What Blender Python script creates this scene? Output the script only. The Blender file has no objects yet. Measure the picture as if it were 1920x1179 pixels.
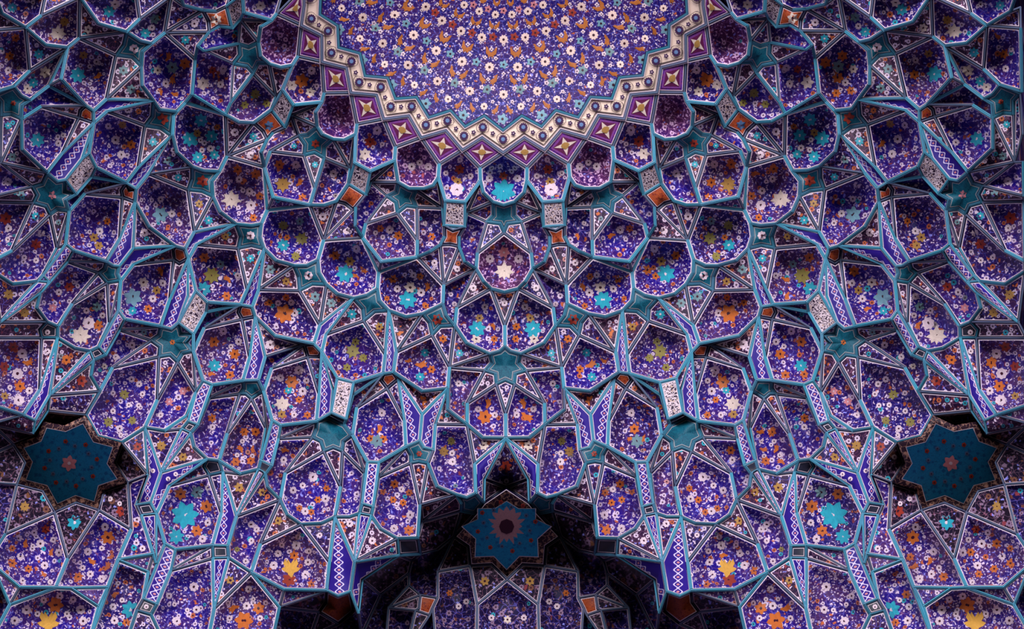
# ---- vertices of the vault's rib net, surveyed on its left half (sheet, then name x y) ----
VTX = """
C2 a* 1703 483 b 1482 325 c 1275 455 d 1100 250 e 840 325 f 710 95 g 445 130 h 1460 645 i 1030 605 j 570 425 k 165 185
C2 l 1465 780 o 1495 905 m 1595 1002 n* 1710 1035 p 1020 745 q 1095 990 r 1302 1005 u 560 565 v 597 795 w 715 862 x 870 862 y 965 830
C2 z 150 290 aa 140 590 ab 305 680 ac 260 925 ad 75 810 ae 30 350 aj 1315 1120 bb 305 795 bc 475 940 bl 790 882 bm 752 965 bn 797 1060 bo 685 1045 bp 590 1120 bq 572 1005 bk 575 895 br 1068 1072 bg 150 1060 bh 122 1088
C3 s 1300 195 t 1080 180 ax 1175 232 ak 1600 75 al 1528 148 am 1670 165 an* 1722 260 ao 1432 475 ap 1418 640 aq 1300 565 ar 1240 405 as 1240 300 au 1500 775 av 1575 850 aw* 1715 885 ay 1145 385 az 1042 388 ba 1085 300
C3 be 222 312 bf 145 190 bs 255 165 bt 800 340 bu 798 518 bv 420 565 bz 393 672 ca 380 850 cc 400 975 cd 500 1080 ce 680 1145 cf 850 1115 cg 1070 1010 ch 1078 812 bx 930 460 ci 1215 1050 ct 125 950 cv 225 1060 de 265 920
C1 X2 100 975 z2 370 1000
C4 cj 1195 172 ck 1105 60 cl* 1720 170 cm* 1725 392 cn 1320 355 co 1560 468 cp 1668 440 cq 955 272 cr 925 140 cs 1040 180 cu 235 122 cw 350 25 cx 462 475 cy 578 450 cz 548 662 da 440 678 dc 852 862 dd 1120 832 de4 1140 610 df 1585 560 dg 1510 645 dh* 1725 392
C4 di 1632 788 dj* 1730 745 dk 1620 680 dl 1325 990 dn 1120 1055 dr* 1750 1100 eb 850 1108 ec 600 735 eg 482 832 eh 415 745 ei 160 1035 en 128 772 et 50 1155 ev 120 905
C5 dm 1325 92 do 1490 228 dp* 1752 232 ds 1405 505 dt 988 85 du 1415 812 dv 1320 858 dw 1212 828 dx 1008 742 dy 912 500 dz 968 358 ea 870 332 ed 825 260 ee 680 322 ef 665 50 ej 118 202 ek 275 485 el 395 490 ex 30 90 fa 12 370 fc 25 270
C5 fd 248 605 fe 335 955 ff 218 922 fg 385 645 fh 728 412 fi 730 495 fo 828 935 fp 315 1050 fk 815 480 fq 848 1115 fr 1265 920 fs 1262 1000 ft 1500 912 fu 1405 1030 fv 1507 665 fx* 1735 752 gf 85 1062 gd 190 1025
C6 fl 410 125 fm 588 228 fn 805 222 fz 832 390 ga 605 405 gb 140 472 gj 95 785 gn 220 660 go 180 1010
C6 gp 745 460 gq 710 595 gs 410 820 gt 495 955 gu 1005 350 gv 1185 208 gw 1012 575 gx 1012 852 gy 832 820 gz 712 720 ha 1355 515 hb 1430 920 hc 1425 1250 hd 985 1250 he 960 960 hf 1335 310 hi 1580 500 hj* 1750 660 hk* 1750 1250 hl 815 965 hn 780 985 ho 930 1035 hp 720 1250 hq 790 1250
C6 jd 210 1250 je 470 1250
B4 eq 1752 728 eu 1690 1088 eo 1632 265
B5 gg 1730 1062 gh 1787 745
B6 gk 1760 832 gl 1640 775 gm 1672 475
B1 Ba 1375 265 Bb 1590 375 Bc 1592 650 Bd 1850 715 Be 1340 592 Bf 1615 980 Bg 1115 145 Bh 1405 60 Bi 1385 -130 Bj 1060 215 Bk 945 285 Bl 922 440 Bm 945 590 Bn 1035 670 Bo 1160 708 Bp 1280 687 Bq 1178 945 Br 1290 1105 Bs 1590 1075
B1 Bt 768 132 Bu 755 -70 Bv 1180 -70 Bw 590 62 Bx 648 297 By 730 205 Baa 335 108 Bab 405 337 Bac 475 118 Bad 510 278 Bae 395 220 Bag 135 55 Bai 90 -80 Baj 640 -80 Bam 285 488 Ban 258 625 Bao 712 458 Bar 866 772 Bas 652 670 Bat 820 490 Bau 920 665 Bav 800 697 Baw 725 575
B1 Bay 345 532 Baz 628 1085 Bba 575 1205 Bbb 225 992 Bbc 1110 1020
B2 Bah 1540 208 Bag2 1595 290 Baf 1710 342 Bai2 1525 60 Bbe 720 162 Bbl 872 170 Bbj 1060 30 Bbh 1268 88 Bbi 1203 215 Bbk 1015 345 Bbm 1075 275 Bbn 970 258 Bbo 592 522 Bbp 950 480 Bbq 985 635 Bbr 512 682 Bbs 1018 1088 Bbw 435 785 Bbx 445 945 Bbz 1078 955 Bca 1465 1035
B2 Bch 1620 420 Bcd 1615 540 Bci 1512 482 Bce 1402 512 Bcj 1412 400 Bcf 1345 303 Bck 1440 292 Bcl 1048 470 Bco 1517 860 Bcp 1890 655 Bcr 1745 995 Bcs 1610 1038 Bcv 1835 1020
B3 Bbt 955 165 Bbu 850 185 Bbv 685 168 Bby 520 40 Bcu 1610 338 Bcx 1550 548 Bcy 1430 605 Bcz 1295 605 Bda 1108 552 Bdb 985 430 Bdc 940 300 Bdf 1562 680 Bdg 1640 808 Bdh 1755 905 Bdj 1355 870 Bdk 1490 800 Bdl 1345 722
B3 Bdn 708 425 Bdo 850 395 Bdp 735 300 Bdq 248 252 Bdr 270 385 Bds 185 535 Bdt 152 430 Bdu 805 860 Bdv 735 1018 Bdw 385 992 Bdx 262 872 Bea 925 860 Beb 858 1040 Bez 370 1095 Afe 90 585 Afp 182 925
B4 Bec 1570 165 Bed 1508 362 Bee 1098 278 Bef 890 78 Beh 1590 450 Bei 1402 370 Bej 1442 502 Bek 1560 505 Bem 750 105 Ben 710 30 Bep 995 500 Beq 925 745 Ber 760 750 Bes 832 505 Beu 435 797 Bev 342 755 Bew 238 440 Bex 350 195
B4 Bfa 240 262 Bfb 82 140 Bfe 110 252 Bff 170 348 Bfg 125 465 Bfh 72 555 Bfi 265 875 Bfj 165 1125 Bfp 402 932 Bfr 978 862 Bfs 850 940 Bft 725 890 Bfu 765 830 Bfv 925 890 Bfw 790 890 Bfx 1060 620 Bfy 1068 1170 Bga 1535 1178 Bgb 1562 890 Bgc 1712 850
B5 Bfz 1158 100 Bfn 285 92 Bfo 183 55 Bgd 1655 5 Bgg 1490 225 Bgh 1612 372 Bgi 1760 60 Bgj 1710 332 Bgk 1580 270 Bgl 1528 130 Bgm 1132 240 Bgo 1062 522 Bgp 950 470 Bgq 1205 600 Bgr 1152 882 Bgs 1020 745 Bgt 998 610 Bgu 1228 1040 Bgv 1372 1140 Bgw 1585 1130
B5 Bgx 595 185 Bgy 510 470 Bgz 735 608 Bha 925 560 Bhb 1005 130 Bhc 382 455 Bhd 245 325 Bhe 210 180 Bhg 115 135 Bhl 345 530 Bhm 402 622 Bhn 550 590 Bhp 535 1020 Bhu 692 1055 Bhw 990 600
B6 Bhq 440 302 Bhr 50 345 Bhv 600 305 Bhx 945 285 Bhy 848 585 Bhz 610 430 Bia 1195 765 Bib 1145 950 Bic 458 965 Bid 400 1260 Bie 1080 1260 Bif 445 435 Big 0 565 Bil 1930 990 Bim 1765 1125 Bin 1560 1000 Bio 1630 900 Bip 1470 1260
A1 Aa 268 290 Ab 432 165 Ac 20 140 Ad -60 -80 Ae 485 -80 Af -80 100 Ag -80 320 Ai 840 -30 Aj 832 402 Ak 710 500 Al 480 472 Am 1035 248 An 1330 335 Ao 1470 200 Ap 1430 -80 Aq 1800 -40 Ar 1735 345 As 1595 458 At 1475 430
A1 Au 1500 545 Av 1488 700 Aw 1390 602 Ax 1220 582 Ay 1300 470 Az 1120 1045 Aba 985 1168 Abb 642 832 Abc 900 1110 Abd 1495 900 Abe 1612 1058 Abp 312 745 Abq 143 910 Abr -80 980 Abs 512 905 Abt 315 1055 Abu 220 1005 Abx -60 1000 Aca 8 1075 Acb 430 1120 Aby 235 1110
B1 Abf 155 1080 Abi 62 1175
A2 Abh 1680 32 Abv 225 130 Abz 115 82 Abw 10 92 Acd 842 40 Ace 828 118 Acg 985 172 Aci 655 490 Acj 495 695 Ack 232 450 Acl 8 592 Acm 862 550 Acn 690 770 Aco 600 785 Acp 935 492 Acq 1008 640 Acr 960 740 Acs 800 922 Act 1330 802
A2 Acu 1125 48 Acv 1525 200 Acw 1455 640 Acx 1600 100 Acz 1803 308 Ada 1692 228 Adb 1560 705 Adc 1432 865 Adk 1288 955 Adl 1365 872 Adn 1275 880 Ado 890 915 Adp 728 1098 Adq 695 985 Ads 525 1138 Adt 348 1012 Adu 335 840 Adw 690 888 Adx 602 1082 Ady 482 1050 Adz 385 930 Aea 442 808 Adj 1420 1005
A2 Azz -80 300 Aec -80 590 Aed -80 945 Aee -80 1000 Abo 1827 100
B2 Abk 350 675 Abl 222 630 Abm 62 480 Abn 20 300 Add 222 758 Ade 182 875 Adg 330 890
A3 Adh 1842 400 Adi 1570 200 Aef 125 450 Aeg -80 560 Aei 130 800 Aej 395 770 Aek 450 710 Ael 600 425 Aem -80 665 Aen 690 382 Aeo 1260 325 Aep 1118 562 Aeq 770 448 Aer 1400 425 Aes 1255 612 Aet 1188 605 Aeu 520 780 Aev 708 562 Aex 1035 682 Aew 1095 640 Aey 1240 690 Aez 1270 765 Afa 1128 788
A3 Afb 1402 592 Afc 1815 442 Afd 1828 545 Aff 1788 960 Afq 758 1010 Aft 385 1050 Afs 425 890
A4 Afg 1690 178 Afh 1310 105 Afj2 1245 15 Afi 1790 482 Afj 1672 500 Afk 1680 392 Afl 1588 328 Afm 1670 270 Afo 1800 205 Afu 492 130 Afv 608 180 Afw 605 300 Afx 790 410 Afy 945 440 Afz 1038 395 Aga 1152 145 Agb 1110 478 Agc 1255 218 Agd 1182 615 Age 1050 862 Agf 958 700 Agg 985 535
A4 Agk 903 1112 Agm 438 300 Agn 418 212 Agr 0 135 Ags -80 300 Agt 418 850 Agu 243 1112 Agv -80 1010 Agw 520 905 Agx 368 1172 Agz 500 1070 Bfm 1655 955
A5 Bfk 1730 155 Bfl 1525 122 Agi 1280 278 Agj 1030 212 Aha -80 80 Ahb 345 180 Ahc -80 90 T0 450 45 T1 680 90 T5 1205 490 T6 1345 700 T7 1095 785 T8 1042 990 T9 800 910 T10 575 1012 T11 450 790 T12 178 720 T13 265 490 T14 145 300 T15 380 210
A5 Ahf -80 700 Ahg -80 400 Ahr 1558 615 Aht 1440 935 Ahv 1490 1045 Bhh 1695 595 Bhi 1780 735 Bhj 1645 1028 Bhk 1585 912
A6 Ahh 55 180 Ahi -80 390 Ahk -80 500 Ahl 205 742 Ahm 585 745 Ahn 712 440 Aho 1132 742 Ahp 1243 452 Ahq 1380 132 Ahu 1612 392 Ahw 1640 480 Aia 1510 862 Aib 1560 580 Aid 1350 1260 Aie 955 1260 Aif 1590 1030 Aig 1440 985 Aih 100 925 Aii -80 1260 Aik 750 752 Ail 1038 945 Bhs 1735 285 Bij 1650 920 Bii 1700 1260
"""
# ---- cells: type then vertices; * = symmetric about the axis (left half listed) ----
POLY = """
L b c h a
L d e i c
L f g j e
L z2 X2 k g
L Bd Bc Bf X2
L Bb Ba Be Bc
L Bh Bi Bg Ba
B* a h l o m n
B c i p q r l h
R e j u v w x y p i
B g k z aa ab u j
R X2 Bf Bs Bai2 Bah Bag2 Baf ae z k
B Bc Be Bp Bq Br Bs Bf
R Ba Bg Bj Bk Bl Bm Bn Bo Bp Be
B Bv Bg Bj Bt Bu
P q r s t
P aa ab ac ad
P Bq Br Bbi Bbj
P Bt By Bx Bw Bu
P Acm Acp Acq Acr Acs Acn
P en et eu eq
P Bdx Bdw Bez Bfa Bfb
T p q t br
T r l aj s
T ab u bb ac
T z aa ad Bcp
T Br Bs Bbh Bbi
T Bt Bj By
K l o m aj
K aj m ak al
S* n m ak al am an
K ao al am an
B aj al ao ap aq ar as s
R* an ao ap au av aw
O t ax s as ar ay az ba
U t s ax
K bb u v
K bb v bk bc
S v w bl bm bn bo bp bq bc bk
K w x y p br bl
K bl br bn bm
B bb bc bs be bf bg ac
K bc bq bp bs
B bs bp bt bu bv be
K bp bo bn bt
B bn br t ba az bx bu bt
O ad ac bg bh Bcv Bcr
K bu bx az ch
K az ay ar ch
K ar aq ap ch
T be bv bz
T bv bu bz
B bu bz ca cc cd ce cf cg ch
B ch ap ci cj ck cg
K ap au av ci
B av cl cm cp co cn cj ci
K* aw av cl
S cf cg ck cj cs cq cr
S ct de ca cc cd cw cu cv
K cu cw cd cx
Q cd cy cz da cx
K cd ce cf cy
K cf cr cq cy
B cq cy cz dc dd de4
K cq cs cj de4
K cj cn co de4
K de4 co df dg
S* cm cp co df dg dk di dj
B de4 dg dl dm dn dd
K dg dk di dl
K* dj di dr
B di dr dp do dm dl
K dm do dp ds
B dt dm ds du dv dw dx dy dz
K dd dn dm dt
Q dd dt dz ea ed eb
K ec cz dc dd eb
Q ec eb ed ee ef
O da cz ec eg eh
K eg ec ef
B eg ei ej ek el ee ef
B cu cx da en eq Beh eo
T en da ev
T en ev et
B ev da ei ej ex et
K ei da eh eg
K ej fc fa fd
T ej ek fd
T ek ff fd
T el fg fe
Q ek el fe ff
T el ee fg
K fg ee fh fi
S ee ed ea dz dy fk fi fh
B fi fg fe fp fl fm fn fo
K fi fk dy fo
K dy dx dw fo
K fo dw fq
K fq dw fr fs
S dw dv du ft fu fs fr
Q ds dp fv ft du
K* dp fv fx
N fm fn fz ga
K gb fm ga
K fp fl fm gb
Q gd fp gb
B fa fd ff gd gf gg gh
K gg gf gd gb
Q gg gb gj gk gl gm
Q gb ga gn go gj
N ff fe fp gd
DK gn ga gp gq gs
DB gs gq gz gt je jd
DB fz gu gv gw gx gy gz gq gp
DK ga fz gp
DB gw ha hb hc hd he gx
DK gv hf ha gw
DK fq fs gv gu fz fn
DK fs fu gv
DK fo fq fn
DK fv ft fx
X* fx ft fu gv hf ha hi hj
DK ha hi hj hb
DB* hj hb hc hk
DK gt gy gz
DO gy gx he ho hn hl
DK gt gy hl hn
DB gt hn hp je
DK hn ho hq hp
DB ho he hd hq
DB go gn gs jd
O Baa Bac Bw Bx Bad Bab Bae
B Bai Bag Baa Bac Bw Baj
K Ar Aq Bag Baa
K Aq Bai Bag
K Ar Baa Bae Bab
K Ar Bab Bam Ban
B Bab Bad Bx By Bao Bay Bam
K By Bj Bk Bl
K By Bl Bat Bao
S Bao Bat Bl Bm Bn Bau Bar Bav Bas Baw
K Bay Bao Baw Bas
B Bay Bas Baz Bba Bbb Ban Bam
K Bas Bav Bar Baz
K Bar Bau Bn Bbc
K Bn Bo Bp Bq Bbc
B Bar Baz Bba Bbe Bbl Bbj Bbc
T Bbc Bq Bbj
O Bbj Bbi Bbm Bbk Bbn Bbl
K Bba Bbe Bbl Bbo
K Bbl Bbn Bbk Bbo
K Bbo Bbk Bbp Bbq
B Bbo Bbq Bbs Bbt Bbu Bbv Bby Bbx Bbw Bbr
T Bbq Bbz Bbs
T Bbz Bca Bbs
S Bah Bag2 Baf Bch Bcd Bci Bce Bcj Bcf Bck
K Bbh Bs Bai2 Bah
K Bbh Bah Bck Bcf
B Bbi Bbh Bcf Bcl Bbq Bbp Bbk Bbm
K Bcl Bcf Bcj Bce
B Bcl Bce Bco Bca Bbz Bbq
K Bce Bci Bcd Bco
B Bcd Bcp ad Bcr Bcs Bca Bco
K Baf Bcp Bcd Bch
K Baf ae z Bcp
K Bca Bcs Bcr Bcu
K Bcr Bcv bh Bcu
K Bcu bh bg bf be
B Bbs Bca Bcu Bcx Bcy Bcz Bda Bdb Bdc Bbt
B Bcu be bz ca de ct Bdh Bdg Bdf Bcx
S Bcz Bcy Bcx Bdf Bdg Bdk Bdj Bdl
S Bbv Bbu Bbt Bdc Bdb Bdo Bdn Bdp
K Bbx Bby Bbv Bdq
Q Bdq Bbv Bdr Bds Bdt
K Bdr Bbv Bdp Bdn
B Bds Bdr Bdn Bdu Bdv Bdw Bdx
K Bdn Bdo Bdb Bdu
Q Bdb Bea Beb Bdv Bdu
K Bdb Bda Bcz Bea
K Bcz Bdl Bdj Bea
B Bea Bdj Bec Bed Bee Bef Beb
K Bdj Bdk Bdg Bec
K Bdg Bdh ct Bec
Q Bec ct eo Beh Bed
K eo ct cv cu
O Bei Bed Beh Bek Bej
O Bdv Beb Bef Bem Ben
K Bef Bee Bei Bep
Q Bef Bep Beq Ber Bes
K Bem Bef Bes
B Bem Bes Ber Beu Bev Bew Bex
T Bdw Bdv Bez
B Bez Bdv Bex Bew Bfa
K Bex Bdv Ben Bem
S Bfb Bfe Bfa Bff Bew Bfg Bfh Afi Afj Afk Afl Afm Afg Afo
K Bfh Bfg Bew Bfi
T Bew Bev Bfi
T Bee Bed Bei
T Bfa Bff Bew
T Bfb Bfa Bfe
T Bfi Bfo Bhg Bfk Bfj
T Beu Bfn Bfp
N eu Bga Bgd Bgi ex et
T Bgy Bgz Bhn
T Acz Abo Abn
T Act Adc Adl
T Acn Acs Adw
T Aek Aej Aeu
K Azz Acl Abw Aca Abx
B Bfh Bfi Bfj Bfk Bfl Bfm
Q Bev Beu Bfn Bfo Bfi
T Beu Ber Bfp
K Bfp Ber Bfu Bft
S Ber Beq Bfr Bfv Bfs Bfw Bft Bfu
B Bep Bei Bfx Bfr Beq
K Bfx Bei Bej
B Bej Bfx Bfr Bfy Bfz Bga Bgb
K Bej Bek Beh Bgb
Q Beh Bgc eu Bga Bgb
T Beh eq eu Bgc
S Bga Bgd Bgi ex ej fc fa Bgj Bgh Bgk Bgg Bgl
T Bfz Bga Bgm
K Bgm Bga Bgl Bgg
Q Bfy Bfz Bgm Bgo Bgp
B Bgm Bgg Bgq Bgr Bgs Bgt Bgo
K Bgq Bgg Bgk Bgh
B Bgh Bgq Bgr Bgu Bgv Bgw gg gh
K Bgh Bgj fa gh
B Bfs Bgx Bgy Bgz Bha Bgp Bhb
K Bfs Bfv Bfr Bhb
T Bfr Bfy Bgp Bhb
K Bft Bfw Bfs Bgx
B Bfp Bft Bgx Bgy Bhc Bhd Bhe Bfn
N Bfo Bfn Bhe Bhg
Q Bhg Bhe Bhh
K Bfl Bfk Bhg Bhh
K Bhe Bhd Bhc Bhh
Q Bhh Bhc Bhi Bhj Bhk
K Bhi Bhc Bhl Bhm
N Bhc Bgy Bhn Bhm Bhl
B Bhi Bhm Bhp Bhq Bhr Bhs Bhj
K Bhm Bhn Bhp
Q Bhn Bhu Bhv Bhq Bhp
K Bhn Bgz Bha Bhu
Q Bha Bhw Bhu
N Bha Bgp Bgo Bgt Bhw
K Bhw Bgs Bgr Bhu
B Bhu Bgr Bhx Bhy Bhz Bhv
K Bgr Bgu Bgv Bhx
B Bgv Bhx Bhy Bia gl gm
K Bgv Bgw gg gm
T Bhy Bia Bib
T Bia gl Bib
B Bhy Bic Bid Bie Bib
K Bhz Bhy Bic
Q Bif Bhz Bic
N Bhq Bhv Bhz Bif
T Bhr Bhq Big
K Big Bhq Bif
B Big Bif Bic Bid Bii Aif Bij
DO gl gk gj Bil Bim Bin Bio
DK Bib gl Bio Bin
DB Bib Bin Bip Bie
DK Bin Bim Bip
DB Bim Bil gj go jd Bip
B Ad Ac Aa Ab Ae
K Af Ac Aa Ag
K Ab Ae Ai
B Ab Ai Aj Ak Al Aa
K Ai Am An Aj
B Ai Am An Ao Ap
K Ao Ap Aq
B Ao Aq Ar As At An
S An At As Au Av Aw Ax Ay
K Aj An Ay Ax
B Aj Ax Az Aba Abc Abb Ak
K Ax Aw Av Az
K Av Abd Abe Az
B Ar Ban Bbb Abf Abi Abh Abe Abd Av Au As
T Bbb Bba Abf
B Abi Abf Bba Bbo Bbr Abk Abl Abm Abn Abo
B Ag Aa Abp Abq Abr
K Aa Al Ak Abp
B Abp Ak Abs Abt Abu Abq
T Ak Abb Abs
T Abs Abb Abc
S Abq Abu Abt Aby Abv Abz Abw Aca Abx
B Abt Abs Abc Acb Abv Aby
K Acb Abc Acd Ace
O Abc Aba Acg Ace Acd
B Acb Ace Aci Acj Ack Abv
K Abw Abz Abv Acl
K Acl Abv Ack Acj
K Ace Acg Aci
Q Acg Acm Acn Aco Acj Aci
T Acg Acp Acm
T Acq Act Acr
B Acg Acu Acv Acw Act Acq Acp
Q Az Abe Acu Acg Aba
K Acu Abe Acx Acv
S Abe Abh Abi Abo Acz Ada Acv Acx
K Acv Ada Acz Acw
Q Acz Adb Adc Act Acw
K Acz Abn Abm Abl Adb
K Adb Abl Add Ade
S Abl Abk Bbr Bbw Bbx Adg Ade Add
B Adb Ade Bdq Bdt Adh Adi Adj Adc
K Ade Adg Bbx Bdq
O Act Adl Adc Adj Adk Adn
B Acr Act Ado Adp Adq Acs
K Ado Act Adn Adk
S Acj Aco Acn Adw Acs Adq Adp Adx Ads Ady Adt Adz Adu Aea
K Acl Acj Aea Adu
B Aec Acl Adu Aed
K Aed Adu Adz Adt Aee
B Aee Adt Aef Aeg
K Adt Ady Ads Aef
B Ads Ael Aek Aej Aei Aem Aeg Aef
K Ads Adx Adp Ael
T Adp Aen Ael
T Ael Aen Aek
B Adp Ado Adk Aeo Aep Aeq Aen
K Adk Adj Aeo
Q Adj Aer Aes Aet Aep Aeo
K Adj Adi Adh Aer
Q Aen Aeq Aev Aeu Aek
T Aeq Aep Aev
K Aev Aep Aew Aex
S Aep Aet Aes Aey Aez Afa Aex Aew
Q Aer Adh Afb Aez Aey Aes
K Afb Adh Afc Afd
O Adh Bdt Bds Afe Afd Afc
B Afb Afd Aff Afg Afh Afj2 Aez
K Afd Afe Bds Aff
Q Bds Afp Bfb Afo Afg Aff
T Bds Bdx Bfb Afp
B Aev Aex Afq Afv Afu Aft Afs Aeu
K Afq Aex Afa
B Afa Afq Afv Afw Afx Afy Afz Aga
K Afa Aez Aga
T Aez Afj2 Aga
T Aga Afj2 Afz
Q Afj2 Afh Agc Agb Afz
T Afh Afg Agc
K Agc Afg Afm Afl
B Agc Afl Agd Age Agf Agg Agb
K Agd Afl Afk Afj
B Agd Afj Bfm Bfl Agi Agj Agk Age
K Afj Afi Bfh Bfm
N Afu Afv Afw Agm Agn
K Aem Aei Aej Agr
Q Aej Aeu Afs Agr
K Afs Aft Afu Agr
K Agr Afu Agn Agm Ags
B Ags Agm Agt Agu Agv
K Agm Afw Agt
Q Afw Agw Agx Agu Agt
K Afw Afx Afy Agw
N Afy Afz Agb Agg
Q Afy Agg Agw
K Agg Agf Age Agw
K Agw Age Agk Agz
T Agv Agu Aha
K Aha Agu Agx Ahb Ahc
Q Agw Agz Ahb Agx
X T0 T1 Agk Agj Agi T5 T6 T7 T8 T9 T10 T11 T12 T13 T14 T15
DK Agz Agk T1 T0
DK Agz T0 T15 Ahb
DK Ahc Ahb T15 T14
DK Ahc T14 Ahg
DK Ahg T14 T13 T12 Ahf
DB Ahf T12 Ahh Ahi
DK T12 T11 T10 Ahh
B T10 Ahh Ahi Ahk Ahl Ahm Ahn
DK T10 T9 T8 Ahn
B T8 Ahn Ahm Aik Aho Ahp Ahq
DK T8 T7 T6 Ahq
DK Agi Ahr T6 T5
K Agi Bfl Ahr
Q Bfl Bhh Bhk Aht Ahr
B T6 Ahr Aht Ahv Ahu Ahp Ahq
N Aht Bhk Bhj Ahv
Q Ahv Bhj Ahw Ahu
T Bhj Bhs Ahw
Q Bhs Bhr Big Bij Aia
T Ahp Ahu Aib
B Ahp Aib Aia Aig Aid Aie
T Ahu Ahw Bhs Aia Aib
N Aia Bij Aif Aig
K Aig Aif Bii Aid
T Ahk Ahl Aih
B Ahk Aih Aii
T Ahl Ahm Aih
B Aih Ahm Aik Ail Aie Aii
T Aik Aho Ail
B Aho Ahp Aie Ail
"""

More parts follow.
